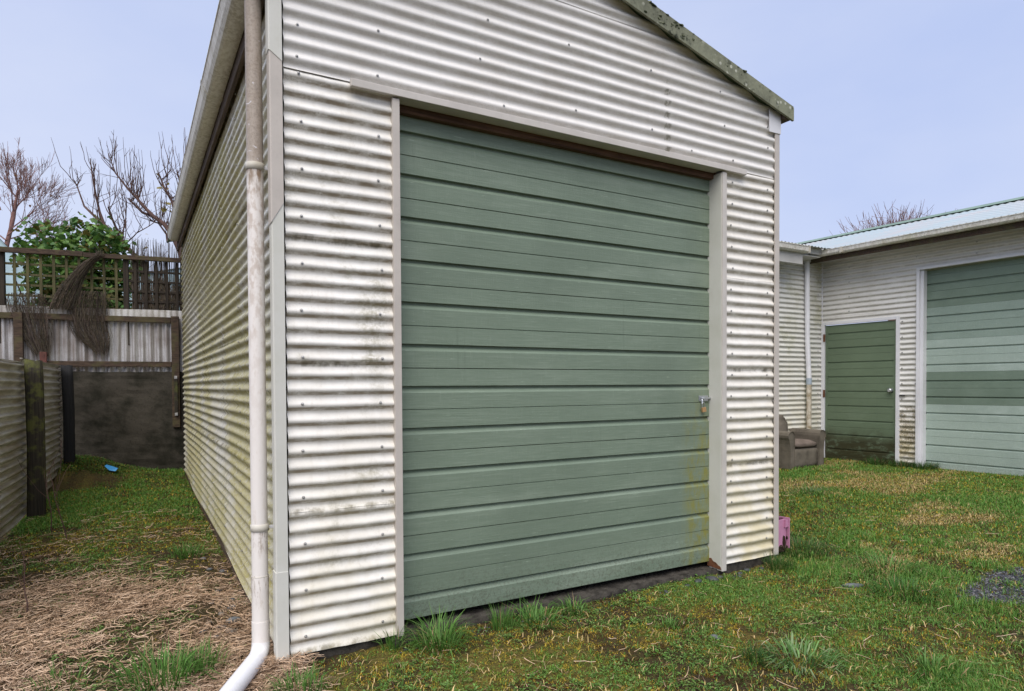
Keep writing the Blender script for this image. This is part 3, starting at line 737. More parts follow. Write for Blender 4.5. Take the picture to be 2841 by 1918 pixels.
for z in (1.45, .93): bbox('bolt_plate', .055, .093, .119, .128, z-.02, z+.02, 'screw', bfence, .003)
tr = thing('trellis_panel', 'weathered square lattice trellis with heavy top rail above the back fence', 'trellis', tuple(bk(1.2, 0, 2.4)))
bbox('top_rail', -.25, 1.18, -.02, .035, 3.085, 3.145, 'wood_fence', tr); bbox('top_rail', 1.185, 3.1, -.02, .035, 3.09, 3.158, 'wood_fence', tr)
for s in (.69, 2.11): bbox('post', s-.032, s+.032, -.075, -.015, 1.9, 3.14 if s > 1 else 3.10, 'wood_dark', tr, .005)
for k in range(9):
    s = 1.97-.1455*k
    if s > .75: bbox('lattice_slat', s-.017, s+.017, -.034, -.022, 2.40, 3.09, 'wood_lattice', tr, .002)
for k in range(5): bbox('lattice_slat', .575-.13*k-.018, .575-.13*k+.018, -.034, -.022, 2.40, 3.085, 'wood_dark', tr, .002)
for k in range(5):
    z = 2.955-.139*k
    bbox('lattice_slat', .73, 2.10, -.047, -.035, z-.015, z+.015, 'wood_lattice', tr, .002); bbox('lattice_slat', -.25, .655, -.047, -.035, z-.035, z-.005, 'wood_dark', tr, .002)
    bbox('lattice_slat', 2.145, 3.1, -.047, -.035, z-.015, z+.015, 'wood_lattice', tr, .002)
# brushwood: sticks joined as one mass
def sticks(specs, name, parent, mat='brush', seg=4):
    Vs, Qs, Cs = [], [], []; o = 0
    for path, r, c in specs:
        V, F = tube_data(path, r, seg, cap=False); Vs.append(np.array([tuple(v) for v in V])); Qs.append(np.array(F)+o); o += len(V); Cs.append(np.tile(c, (len(V), 1)))
    ob = fast_mesh(name, np.concatenate(Vs), quads=np.concatenate(Qs), mat=mat, col=np.concatenate(Cs), parent=parent, smooth=True); ob['kind'] = 'stuff'; return ob
def bcol(): k = random.uniform(.35, 1.9); return np.array((.088, .071, .057))*k*np.array((1, random.uniform(.9, 1.1), random.uniform(.8, 1.1)))
b1 = thing('brushwood_screen', 'thin upright brushwood screen behind the trellis beside the shed wall', 'screen', tuple(bk(.25, 0, 2.4)))
sp = []
for i in range(470):
    s = random.uniform(-.25, .62); dense = random.random() < .50
    zt = random.uniform(2.55, 2.95)-.25*max(0, s-.1) if dense else random.uniform(3.15, 3.42)
    d = random.uniform(-.075, -.05); l = random.uniform(-.03, .03)
    sp.append(([bk(s, d, 2.35), bk(s+l*.5+random.uniform(-.01, .01), d-.004, (2.35+zt)/2), bk(s+l, d, zt)], [.0038, .0032, .0018], bcol()))
for i in range(380):
    s = random.uniform(-.2, .3)+.25*random.random()**2; z = random.uniform(2.4, 2.72); sp.append(([bk(s, -.048, z), bk(s+random.uniform(-.06, .06), -.05, z+random.uniform(.05, .18))], [.003, .0015], bcol()))
sticks(sp, 'sticks', b1)
def bundle(label, path_s, n, d=.075, ragged=.5, name='brushwood_bundle'):
    """path_s: list of (s, z, half width); many short crossing twigs"""
    b = thing(name, label, 'brushwood', tuple(bk(path_s[0][0], d, path_s[0][1])))
    sp = []; K_ = len(path_s)-1
    def cen(t):
        f = min(max(t, 0), 1)*K_; j = min(int(f), K_-1); f -= j; a, c = path_s[j], path_s[j+1]
        return [a[i]+(c[i]-a[i])*f for i in range(3)]
    for i in range(n):
        q = random.uniform(-1, 1)*random.uniform(.75, 1.12); t0 = random.uniform(-.10, .86); ln = random.uniform(.14, .40); cr = random.gauss(0, ragged*.30); pts = []
        dd = d*(1-.6*min(1, q*q))+random.uniform(-.02, .018); e = random.gauss(0, .018)
        for k in range(4):
            t = t0+ln*k/3; c_ = cen(t); ex = max(0, t-1)*.5
            pts.append(bk(c_[0]+(q+cr*k/3)*c_[2]+random.gauss(0, .0022), dd+random.gauss(0, .003)+e*k/3, c_[1]+(ex*(path_s[-1][1]-path_s[0][1]))))
        r = random.uniform(.0013, .0027); sp.append((pts, [r, r, r*.8, r*.4], bcol()))
    for i in range(9):       # wire binding rows
        t = .06+.1*i; c_ = cen(t); sp.append(([bk(c_[0]+c_[2]*w_*1.0, d*(1-.6*w_*w_)+.022, c_[1]+.012*w_+random.gauss(0, .004)) for w_ in (-1, -.5, 0, .5, 1)], [.0016]*5, np.array((.05, .04, .034))))
    sticks(sp, 'sticks', b); return b
bundle('brushwood fringe hanging over the back fence at the left end', [(1.80, 2.56, .23), (1.79, 2.38, .24), (1.76, 2.15, .21), (1.72, 1.98, .16), (1.66, 1.76, .09)], 620)
bundle('ragged brushwood mat drooping over the back fence below the leaning roll', [(1.10, 2.62, .20), (1.14, 2.42, .25), (1.13, 2.15, .23), (1.06, 1.96, .18), (1.00, 1.80, .09)], 760)
bundle('dark leaning brushwood roll propped against the trellis top rail', [(1.45, 2.36, .15), (1.38, 2.55, .135), (1.27, 2.78, .10), (1.12, 3.00, .07), (.98, 3.11, .05)], 900, d=.11, ragged=.35)
MT['redpaint'] = mat_plain('flaked_red_paint', (.12, .045, .035), .8, .5, 20)
bbox('red_stained_stump', 1.60, 1.68, .06, .10, 1.62, 1.79, 'redpaint', bfence, .006)

# ------------------------------------------------------------------ neighbours beyond the back fence
def ttransform(o): return o
house = thing('weatherboard_house', 'pale weatherboard house seen through the lattice at far left', 'house', (-7, 18, 0))
bm = bmesh.new(); bm_box(bm, (-12, 15.04, -.2), (-1.9, 21, 3.65), 0); from_bm('wall', bm, 'house', house)
for k in range(24):
    z = 3.60-.155*k; V = [(-12, 15.0, z-.15), (-1.85, 15.0, z-.15), (-1.85, 15.03, z), (-12, 15.03, z), (-12, 15.03, z-.15), (-1.85, 15.03, z-.15)]
    mesh('weatherboard', V, [(0, 1, 2, 3), (0, 4, 5, 1)], 'house', house)
mesh('roof', [(-12.3, 14.6, 3.62), (-1.6, 14.6, 3.62), (-1.6, 18, 4.35), (-12.3, 18, 4.35), (-12.3, 14.6, 3.52), (-1.6, 14.6, 3.52), (-1.6, 21.4, 3.6), (-12.3, 21.4, 3.6)], [(0, 1, 2, 3), (4, 5, 1, 0), (3, 2, 6, 7)], 'house_roof', house)
def glasshouse(x0, x1, y0, y1, ze, zr, label, ridge='y'):
    t = thing('garden_glasshouse', label, 'glasshouse', ((x0+x1)/2, (y0+y1)/2, 0))
    xm = (x0+x1)/2
    mesh('wall', [(x0, y0, -.2), (x1, y0, -.2), (x1, y0, ze), (xm, y0, zr), (x0, y0, ze)], [(0, 1, 2, 3, 4)], 'glass_aqua', t)
    mesh('wall', [(x1, y0, -.2), (x1, y1, -.2), (x1, y1, ze), (x1, y0, ze)], [(0, 1, 2, 3)], 'glass_aqua', t); mesh('wall', [(x0, y0, -.2), (x0, y1, -.2), (x0, y1, ze), (x0, y0, ze)], [(0, 1, 2, 3)], 'glass_aqua', t)
    mesh('roof', [(x0-.05, y0-.05, ze), (x0-.05, y1, ze), (xm, y1, zr), (xm, y0-.05, zr), (x1+.05, y1, ze), (x1+.05, y0-.05, ze)], [(0, 1, 2, 3), (3, 2, 4, 5)], 'glass_aqua', t)
    for k in range(7):
        x = x0+(x1-x0)*k/6; box('glazing_bar', (x-.015, y0-.03, 0), (x+.015, y0-.005, ze+(zr-ze)*(1-abs(x-xm)/(xm-x0))), 'white', t, .002)
    return t
glasshouse(-3.9, -2.1, 12.2, 14.2, 3.1, 4.25, 'pale aqua glasshouse gable behind the lattice at far left')
glasshouse(-1.0, 3.4, 11.0, 13.2, 3.35, 3.95, 'pale aqua glasshouse behind the upright brushwood screen')
yp = box('yellow_panel', (-3.35, 11.6, 0), (-2.95, 11.65, 3.35), 'yellow', None, .01); setp(yp, 'yellow plastic panel standing behind the lattice at far left', 'panel')

# ------------------------------------------------------------------ trees
def branchy(specs, seg=5):
    return join_data([tube_data([tuple(p) for p in path], rad, seg, cap=False) for path, rad in specs])
def grow(p, d, ln, r, lev, out, rnd, up=.15, spread=.6, nseg=4, kids=3, minr=.0025, shrink=.68, wig=.12):
    pts = [Vector(p)]; dd = Vector(d).normalized(); rad = [r]
    for i in range(nseg):
        dd = (dd+Vector((rnd.gauss(0, wig), rnd.gauss(0, wig), rnd.gauss(0, wig)+up*.4))).normalized(); pts.append(pts[-1]+dd*ln/nseg); rad.append(max(minr*.7, r*(1-.55*(i+1)/nseg)))
    out.append((lev, pts, rad))
    if lev <= 0: return
    for k in range(kids):
        t = rnd.uniform(.35, 1.0); f = t*nseg; j = min(int(f), nseg-1); q = pts[j].lerp(pts[j+1], f-j)
        e = (dd+Vector((rnd.gauss(0, spread), rnd.gauss(0, spread), rnd.gauss(0, spread)+up))).normalized()
        grow(q, e, ln*shrink*rnd.uniform(.75, 1.2), max(minr, rad[min(j+1, nseg)]*.62), lev-1, out, rnd, up, spread, max(2, nseg-1), kids, minr, shrink, wig)
# reddish twiggy tree at far left
rn = random.Random(5); t1 = thing('twiggy_tree', 'bare tree with fine reddish twigs at the far left', 'tree', (-3.3, 14.4, 0)); out = []
trunk = [(-3.35, 14.4, -.2), (-3.32, 14.4, 2.0), (-3.25, 14.4, 3.6), (-3.12, 14.35, 4.4), (-2.98, 14.3, 5.0), (-2.9, 14.3, 5.6)]
out.append((9, [Vector(p) for p in trunk], [.085, .075, .062, .05, .036, .02]))
for z0, a, up, ln in [(4.2, 0, .35, 1.5), (4.3, 200, .4, 1.3), (4.5, 30, .5, 1.35), (4.5, 150, .6, 1.3), (4.7, 350, .8, 1.3), (4.8, 100, .9, 1.3), (5.0, 60, 1.2, 1.2), (5.1, 250, 1.0, 1.2), (5.2, 20, 1.5, 1.1), (5.4, 180, 1.4, 1.0), (4.25, 330, .15, 1.35), (4.1, 10, .05, 1.3), (5.5, 90, 2.5, .9), (4.6, 0, .9, 1.4), (4.4, 170, .2, 1.4)]:
    i = 3 if z0 < 4.5 else 4; q = Vector(trunk[i]); q.z = z0; q.x = -3.25+(z0-4)*.25
    grow(q, (math.cos(R(a)), math.sin(R(a))*.7, up), ln*.60, .016, 3, out, rn, .16, .36, 4, 5, .0038, .66, .09)
V, F = branchy([(p, r) for l, p, r in out if l >= 2]); mesh('trunk', V, F, 'bark_red', t1, smooth=True)
V, F = branchy([(p, r) for l, p, r in out if l < 2], 3); mesh('crown', V, F, 'bark_red', t1)
# pruned trees with long upright shoots
def pruned(name, label, limbs, depth, seed, shoots, base):
    rn = random.Random(seed); t = thing(name, label, 'tree', base); big, small = [], []
    for pts, r0, r1 in limbs:
        P = [Vector(at(u, v, depth+dz)) for u, v, dz in pts]; n = len(P)
        big.append((P, [r0+(r1-r0)*i/(n-1) for i in range(n)]))
        for k in range(int(1.6*n)):
            f = rn.uniform(.25, 1)*(n-1); j = min(int(f), n-2); q = P[j].lerp(P[j+1], f-j); o = []
            grow(q, (rn.gauss(0, .6), rn.gauss(0, .6), rn.uniform(-.1, .9)), rn.uniform(.12, .42), .005, 1, o, rn, .3, .6, 3, 2, .0022)
            small += [(p, r) for _, p, r in o]
    zmax = float(at(400, 372, depth)[2])
    for pts, r0, r1 in limbs:
        P = [Vector(at(u, v, depth+dz)) for u, v, dz in pts]; n = len(P)
        for k in range(int(shoots*n)):
            f = rn.uniform(.30, 1)*(n-1); j = min(int(f), n-2); q = P[j].lerp(P[j+1], f-j)
            if q.z < 3.35: continue
            tg = (P[j+1]-P[j]).normalized(); dd = (tg*.7+Vector((rn.gauss(0, .55), rn.gauss(0, .45), rn.uniform(.0, .7)))).normalized(); ln = rn.uniform(.12, .45); L_ = [q]
            for m in range(1, 5): dd = (dd+Vector((rn.gauss(0, .1), rn.gauss(0, .1), .16))).normalized(); L_.append(L_[-1]+dd*ln/4)
            small.append((L_, [.0085, .0075, .0065, .006, .005]))
            for b in range(rn.randint(1, 3)):
                e = L_[rn.randint(1, 4)]; h = min(rn.uniform(.18, .85), max(.1, zmax-e.z+rn.uniform(-.15, .1))); lean = rn.gauss(-.05, .14); S = [e]
                for m in range(1, 6): S.append(e+Vector((lean*h*(m/5)**.55+rn.gauss(0, .005), rn.gauss(0, .02)*m/5, h*m/5)))
                small.append((S, [.0056, .005, .0043, .0037, .003, .0018]))
                for bb in range(rn.randint(0, 2)):
                    m = rn.randint(1, 4); l = rn.uniform(.05, .22); sx = rn.choice((-1, 1))*rn.uniform(.15, .5); small.append(([S[m], S[m]+Vector((sx*l, rn.gauss(0, .1)*l, l*.8))], [.004, .0018]))
    V, F = branchy(big, 7); mesh('trunk', V, F, 'bark', t, smooth=True)
    V, F = branchy(small, 4); mesh('crown', V, F, 'bark', t); return t
tB = pruned('pruned_fruit_tree', 'bare pruned fruit tree leaning left above the leafy shrub', [
    ([(430, 1150, 0), (415, 860, 0), (400, 745, 0), (370, 705, 0), (335, 668, 0), (290, 625, 0), (262, 600, .1), (234, 573, .2)], .050, .016), ([(290, 625, 0), (277, 590, .1), (270, 560, .1), (258, 500, .1), (250, 440, .1)], .024, .008),
    ([(335, 668, 0), (325, 640, -.2), (308, 600, -.2), (300, 575, -.3)], .022, .010), ([(340, 672, 0), (342, 640, .1), (350, 605, .1)], .016, .008), ([(345, 680, 0), (372, 655, -.1), (385, 640, -.1)], .012, .006), ([(234, 573, .2), (215, 520, .3), (206, 500, .3)], .014, .006)],
    10.5, 21, .85, tuple(at(430, 1150, 10.5)))
tC = pruned('pruned_fruit_tree', 'bare pruned fruit tree with tall upright shoots beside the shed gutter', [
    ([(540, 1150, 0), (530, 800, 0), (500, 700, 0), (480, 655, 0), (455, 622, 0), (425, 600, .1), (400, 575, .1), (375, 545, .1), (355, 525, .1), (320, 480, .1), (300, 425, .1)], .055, .007), ([(480, 655, 0), (490, 610, -.2), (478, 560, -.2), (455, 520, -.2), (440, 480, -.2)], .034, .010),
    ([(490, 610, -.2), (505, 560, -.3), (500, 510, -.3), (508, 460, -.3)], .03, .010), ([(430, 602, .1), (395, 590, .3), (370, 565, .3), (357, 550, .3)], .026, .010), ([(465, 672, 0), (462, 650, .2), (440, 620, .2), (415, 612, .2)], .02, .01), ([(500, 700, 0), (520, 640, .2), (525, 560, .2), (530, 480, .2)], .034, .012)],
    10.6, 22, 1.4, tuple(at(540, 1150, 10.6)))
# leaves: broad, drooping
def leaves(name, parent, C_, n, size, cols, droop=.5, seed=1, lobes=True):
    r = np.random.default_rng(seed); P = np.asarray(C_)[r.integers(0, len(C_), n)]+r.normal(0, .06, (n, 3))
    az = r.uniform(0, 2*np.pi, n); dr = np.clip(r.normal(droop, .35, n), -.4, 1.4); L_ = size*r.uniform(.6, 1.25, n); Wd = L_*r.uniform(.38, .5, n)
    d = np.stack([np.cos(az)*np.cos(dr), np.sin(az)*np.cos(dr), -np.sin(dr)], 1); s = np.stack([-np.sin(az), np.cos(az), np.zeros(n)], 1); nn = np.cross(s, d); s = s+nn*r.normal(0, .35, (n, 1))
    def pt(a, b, c): return P+d*(L_*a)[:, None]+s*(Wd*b)[:, None]+nn*(L_*c)[:, None]
    V = np.stack([pt(0, 0, 0), pt(.22, 1, .10), pt(.62, .72, .03), pt(1, 0, -.12), pt(.62, -.72, .03), pt(.22, -1, .10), pt(.5, 0, -.03)], 1)
    b = (np.arange(n)*7)[:, None]; T = np.concatenate([b+np.array(t) for t in ((0, 1, 6), (1, 2, 6), (2, 3, 6), (3, 4, 6), (4, 5, 6), (5, 0, 6))])
    cc = np.asarray(cols)[r.integers(0, len(cols), n)]*r.uniform(.7, 1.3, (n, 1))
    return fast_mesh(name, V.reshape(-1, 3), tris=T, mat='leaf', col=np.repeat(cc, 7, 0), parent=parent, smooth=False)
t3 = thing('leafy_shrub', 'broad leaved green shrub rising behind the lattice trellis', 'shrub', (-1.35, 8.5, 0))
rn = random.Random(8); out = []; cl = []
for k in range(16):
    a = rn.uniform(0, 6.28); o = []; grow((-1.4+rn.uniform(-.15, .15), 8.5, .1), (math.cos(a)*.36, math.sin(a)*.22, 1.5), rn.uniform(1.8, 2.9), .02, 2, o, rn, .25, .42, 5, 4, .005, .42); out += o
V, F = branchy([(p, r) for l, p, r in out if l >= 1], 5); mesh('trunk', V, F, 'bark', t3, smooth=True)
for l, p, r in out:
    for q in p[1:]:
        if q.z > 2.0 and l < 2: cl.append(tuple(q))
for k in range(520):
    a = rn.uniform(0, 6.28); e = rn.uniform(-1, 1); q = rn.random()**.4; cl.append((-1.38+.74*q*math.cos(a)*math.sqrt(1-e*e), 8.45+.42*q*math.sin(a)*math.sqrt(1-e*e), 3.08+.80*q*e))
cl = [c for c in cl if ((c[0]+1.38)/.80)**2+((c[2]-3.0)/.84)**2 < 1]
leaves('crown', t3, cl, 5200, .088, [(.10, .205, .036), (.14, .26, .05), (.06, .135, .03), (.19, .31, .075), (.095, .20, .055), (.15, .13, .03)], .85, 4)
leaves('dead_leaf', tC, [tuple(at(u, v, 10.4)) for u, v in [(436, 482), (441, 490), (455, 520), (466, 570), (463, 582), (406, 660), (408, 672)]], 16, .085, [(.40, .33, .10), (.32, .22, .06)], .9, 6)
leaves('dead_leaf', t1, [tuple(p[-1]) for l, p, r in out[:1]]+[(-3.2, 14.3, 5.2), (-2.6, 14.2, 5.4), (-2.4, 14.1, 5.0), (-2.9, 14.3, 5.9), (-2.2, 14.1, 5.5)], 30, .06, [(.30, .14, .05)], .9, 7)
# twiggy crown behind the far roof
rn = random.Random(12); t4 = thing('twiggy_tree', 'bare twiggy tree crown showing above the pale roof on the right', 'tree', (21.6, 9.5, 0)); out = []
out.append((9, [Vector(p) for p in [(21.6, 9.5, -.2), (21.6, 9.5, 3), (21.6, 9.5, 5.3)]], [.2, .17, .12]))
for k in range(340):
    a = rn.uniform(0, 6.28); e = rn.uniform(.12, 1.45); ln = rn.uniform(1.9, 2.35)*(1-.12*math.sin(e)); d = Vector((math.cos(a)*math.cos(e)*1.05, math.sin(a)*math.cos(e), math.sin(e)*.92)); c0 = Vector((21.65, 9.5, 5.12)); pts = [c0]
    for m in range(1, 6): pts.append(c0+d*ln*m/5+Vector((rn.gauss(0, .05), rn.gauss(0, .05), rn.gauss(0, .05)+.02*m)))
    out.append((1, pts, [.02, .016, .012, .009, .007, .0045]))
    for q in range(3):
        m = rn.randint(2, 5); l2 = rn.uniform(.2, .5); dd = (d+Vector((rn.gauss(0, .4), rn.gauss(0, .4), rn.gauss(0, .4)))).normalized(); out.append((0, [pts[m], pts[m]+dd*l2*.6, pts[m]+dd*l2+Vector((0, 0, .04))], [.007, .0055, .004]))
V, F = branchy([(p, r) for l, p, r in out if l >= 2]); mesh('trunk', V, F, 'bark_red', t4, smooth=True)
V, F = branchy([(p, r) for l, p, r in out if l < 2], 3); mesh('crown', V, F, 'bark_red', t4)

# ------------------------------------------------------------------ building on the right (annex with two green doors)
bl = thing('corrugated_outbuilding', 'white corrugated outbuilding with two green doors and a pale roof across the yard', 'outbuilding', (9.1, 2.5, 0))
IA = R(-3.2); IT = np.array((-math.sin(IA), -math.cos(IA))); IN = np.array((-math.cos(IA), math.sin(IA))); I0 = np.array((9.05, 3.43))
def rb(s, d, z): p = I0+IT*s+IN*d; return Vector((p[0], p[1], z))     # s along the door wall towards the camera, d out into the yard
rf = lambda v: rb(v.x, v.y, v.z)
def rbox(name, s0, s1, d0, d1, z0, z1, mat, parent=bl, bev=.003, **k): return box(name, (s0, d0, z0), (s1, d1, z1), mat, parent, bev, frame=rf, **k)
P2 = lambda s, d=0: tuple(rb(s, d, 0)[:2])
corr('cladding_sheet', bl, 'clad_far', P2(0), P2(1.46), tuple(IN), 2.385, 3.27, cols=16)
corr('cladding_sheet', bl, 'clad_far', P2(1.46), P2(6.2), tuple(IN), 2.96, 3.27, cols=24)
corr('cladding_sheet', bl, 'clad_far', P2(0), P2(1.46), tuple(IN), 2.28, 2.40, off=-.002, cols=16)
corr('cladding_sheet', bl, 'clad_foul', P2(1.205), P2(1.46), tuple(IN), .02, .98, off=-.001, cols=6, dent=.004)
corr('cladding_sheet', bl, 'clad_far', P2(1.205), P2(1.46), tuple(IN), .97, 2.29, off=-.0025, cols=6)
sp = []
for z in np.arange(.15, 3.2, PITCH_C*3):
    for s in ((1.25, 1.44) if z < 2.3 else (.45, 1.44)): sp.append(tuple(rb(s, .009, snap(z)+.006)))
for s in (2.2, 3.2): sp += [tuple(rb(s, .009, snap(3.05)+.006)), tuple(rb(s, .009, snap(3.2)+.006))]
screws(bl, sp, tuple(IN), .009)
# personnel door
rbox('door_frame', -.003, .055, -.02, .03, .05, 2.30, 'white'); rbox('door_frame', 1.17, 1.218, -.02, .03, .05, 2.30, 'white'); rbox('door_frame', .056, 1.169, -.02, .03, 2.258, 2.302, 'white')
pd = rbox('side_door', .060, 1.165, -.030, -.012, .065, 2.25, 'green_far', bl, .002)
for s0, s1 in ((.062, .098), (1.128, 1.163)): rbox('stile', s0, s1, -.0118, .006, .066, 2.249, 'green_far', pd, .002)
def boards_on(door_parent, s0, s1, zt, zb_, pitch, d, mats, ncol=3):
    prof2 = [(0.0006, .010), (0.002, .001), (.25, 0), (.252, .018), (.29, .0185), (.315, 0), (.494, 0), (.4985, .006), (.504, 0), (.75, 0), (.752, .018), (.79, .0185), (.815, 0), (.997, 0), (1.0, .010)]
    n = len(prof2); k = 0; z = zt
    while z > zb_+.05:
        h = min(pitch, z-zb_); V = []
        for c in range(ncol+1):
            s = s0+(s1-s0)*c/ncol
            for q, dy in prof2: V.append(rb(s, d-dy, max(zb_, z-q*pitch)))
        F = [(c*n+i, c*n+i+1, (c+1)*n+i+1, (c+1)*n+i) for c in range(ncol) for i in range(n-1)]
        mesh('board', V, F, mats[k % len(mats)], door_parent); z -= pitch; k += 1
boards_on(pd, .099, 1.127, 2.235, .07, .4612, .003, ['green_far'])
kb = tube('knob', [rb(1.10, .004, 1.205), rb(1.10, .035, 1.205), rb(1.10, .045, 1.205), rb(1.10, .07, 1.205), rb(1.10, .078, 1.205)], [.032, .016, .034, .034, .02], 'steel', pd, 14)
for z in (2.05, 1.15, .45): rbox('hinge', .040, .072, .0301, .042, z-.06, z+.06, 'rust', pd, .002)
hb = rbox('hook_bolt', 1.225, 1.30, .012, .03, 1.12, 1.14, 'black', bl, .003); 
# big door
rbox('jamb', 1.452, 1.492, -.06, .035, .03, 2.935, 'white'); rbox('jamb_reveal', 1.4925, 1.535, -.10, .0, .03, 2.93, 'white'); rbox('header', 1.452, 6.2, -.02, .038, 2.9355, 2.972, 'white')
bd_ = rbox('large_door', 1.50, 6.1, -.14, -.125, .09, 2.93, 'green_dark', bl, .002)
ms = ['green_dark', 'green_dark', 'mint_mid', 'mint', 'green_dark', 'mint', 'mint']
def big_boards():
    prof2 = [(0.0006, .010), (0.002, .001), (.25, 0), (.252, .020), (.29, .0205), (.315, 0), (.494, 0), (.4985, .006), (.504, 0), (.75, 0), (.752, .020), (.79, .0205), (.815, 0), (.997, 0), (1.0, .010)]
    n = len(prof2); pitch = .4612; z = .085+7*pitch; k = 0
    for k in range(7):
        h0, V = z-k*pitch, []
        lo = .085
        for c in range(5):
            s = 1.5345+(6.1-1.5345)*c/4
            for q, dy in prof2: V.append(rb(s, -.098-dy, min(2.925, max(lo, h0-q*pitch))))
        F = [(c*n+i, c*n+i+1, (c+1)*n+i+1, (c+1)*n+i) for c in range(4) for i in range(n-1)]
        mesh('board', V, F, ms[k], bd_)
big_boards()
rbox('door_slab', 1.40, 6.2, -.3, .06, -.2, .06, 'slab', bl, .01)
rbox('footing', -.05, 1.40, -.3, -.012, -.2, .07, 'slab', bl, .01)
# eave: soffit, fascia, gutter, roof
rbox('soffit', -.10, 6.3, .0, .42, 3.262, 3.276, 'soffit'); rbox('fascia', -.08, 6.3, .40, .43, 3.215, 3.36, 'wood_fence')
def rgut(s0, s1):
    pr = [(.432, 3.290), (.495, 3.290), (.522, 3.310), (.532, 3.362), (.540, 3.362), (.540, 3.370), (.528, 3.370), (.516, 3.312), (.492, 3.297), (.438, 3.297), (.438, 3.36), (.432, 3.36)]
    n = len(pr); V = [rb(s, d, z) for s in (s0, s1) for d, z in pr]; F = [(j, (j+1) % n, n+(j+1) % n, n+j) for j in range(n)]+[tuple(range(n)), tuple(range(2*n-1, n-1, -1))]
    bm = bmesh.new(); vv = [bm.verts.new(v) for v in V]
    for f in F: bm.faces.new([vv[i] for i in f])
    bmesh.ops.recalc_face_normals(bm, faces=bm.faces); from_bm('gutter_length', bm, 'gutter', bl)
for a, b in ((-.05, .62), (.624, 3.4), (3.404, 6.3)): rgut(a, b)
rbox('gutter_clip', .60, .645, .4285, .545, 3.285, 3.372, 'trim_dirty')
rbox('gutter_outlet', -.11, .10, .4285, .555, 3.283, 3.372, 'white', bl, .012)
rbox('outlet_spigot', -.03, .07, .40, .50, 3.235, 3.2828, 'white', bl, .012)
RZ = 4.12
roof_sheet('roof_sheet', bl, 'roof', rb(.45, .52, 3.372), rb(6.4, .52, 3.372), rb(-1.9, -2.0, RZ), rb(6.4, -2.0, RZ), 1, .007)
roof_sheet('roof_sheet', bl, 'roof', rb(-4, -4.6, 3.372), rb(6.4, -4.6, 3.372), rb(-4, -2.0, RZ), rb(6.4, -2.0, RZ), 1, .007)
prism('ridge_cap', [rb(0, -1.82, RZ-.03), rb(0, -2.0, RZ+.045), rb(0, -2.18, RZ-.03)], tuple(rb(-3, 0, 0)-rb(0, 0, 0)), tuple(rb(6.4, 0, 0)-rb(0, 0, 0)), 'roof_green', bl)
sp = []
# wing returning behind the shed
WY = 3.43
wz = [.02, 1.0, 2.35, 3.27]
MT_w = ['clad_wing']*3
for i in range(3): corr('cladding_sheet', bl, 'clad_wing', (5.2, WY), (9.045, WY), (0, -1), wz[i], wz[i+1]+(.02 if i < 2 else 0), off=-.0006*i, cols=12)
rbox('corner_strip', -.012, .012, .001, .02, 2.30, 3.26, 'white')
sp = [(x, WY-.009, snap(z)+.006) for x in (7.6, 8.93) for z in np.arange(.2, 3.2, PITCH_C*3)]; screws(bl, sp, (0, -1), .009)
box('wing_soffit', (5.2, 3.12, 3.262), (8.55, WY, 3.277), 'soffit', bl); box('wing_fascia', (5.2, 3.10, 3.12), (8.10, 3.125, 3.37), 'soffit', bl)
def wgut():
    pr = [(3.098, 3.285), (3.04, 3.285), (3.012, 3.305), (3.0, 3.37), (2.992, 3.37), (2.992, 3.378), (3.006, 3.378), (3.02, 3.31), (3.042, 3.293), (3.092, 3.293), (3.092, 3.37), (3.098, 3.37)]
    return prism('wing_gutter', [(0, y, z) for y, z in pr], (5.2, 0, 0), (8.12, 0, 0), 'gutter', bl)
wgut(); box('gutter_stop_end', (8.121, 2.99, 3.28), (8.135, 3.11, 3.385), 'trim_dirty', bl)
roof_sheet('roof_sheet', bl, 'roof', (5.2, 3.0, 3.385), (8.55, 3.0, 3.385), (5.2, 6.0, 3.95), (8.55, 6.0, 3.95), 1, .007)
prism('valley_board', [(8.12, 3.10, 3.30), (8.60, 3.10, 3.30), (8.60, 3.10, 3.42), (8.12, 3.10, 3.40)], (0, 0, 0), (0, .02, 0), 'soffit', bl)
wp = tube('downpipe', [rb(.02, .455, 3.26), rb(.02, .452, 2.9), rb(.02, .44, 2.0), (8.62, 3.36, 1.38)], .039, 'pipe_far', bl, 18)
tube('pipe_sleeve', [(8.62, 3.36, 1.40), (8.62, 3.36, 1.30)], .043, 'sleeve', wp, 18)
tube('lower_pipe_length', [(8.62, 3.36, 1.305), (8.62, 3.36, .02)], .038, 'pipe_far_dirty', wp, 18)

# ------------------------------------------------------------------ armchair
CX0, CX1, CY0, CY1, CZ = 7.55, 8.32, 2.90, 3.41, .065
ch = thing('armchair', 'old brown upholstered armchair in the corner beside the narrow green door', 'armchair', ((CX0+CX1)/2, (CY0+CY1)/2, CZ))
def cushion(name, a, b, mat, bev=.03, puff=.0, seg=3, frame=None):
    bm = bmesh.new(); bm_box(bm, a, b, 0)
    bmesh.ops.subdivide_edges(bm, edges=bm.edges[:], cuts=5, use_grid_fill=True)
    c = [(a[i]+b[i])/2 for i in range(3)]; h = [(b[i]-a[i])/2 for i in range(3)]
    for v in bm.verts:
        q = [(v.co[i]-c[i])/h[i] for i in range(3)]
        for i in range(3):
            o1, o2 = q[(i+1) % 3], q[(i+2) % 3]
            inset = bev*(max(0, abs(o1)-.6)/.4)**2+bev*(max(0, abs(o2)-.6)/.4)**2
            v.co[i] = c[i]+q[i]*h[i]-(1 if q[i] > 0 else -1)*abs(q[i])*inset*.6+q[i]*puff*(1-o1*o1)*(1-o2*o2)
        if frame: v.co = frame(v.co)
    bmesh.ops.recalc_face_normals(bm, faces=bm.faces); return from_bm(name, bm, mat, ch, smooth=True)
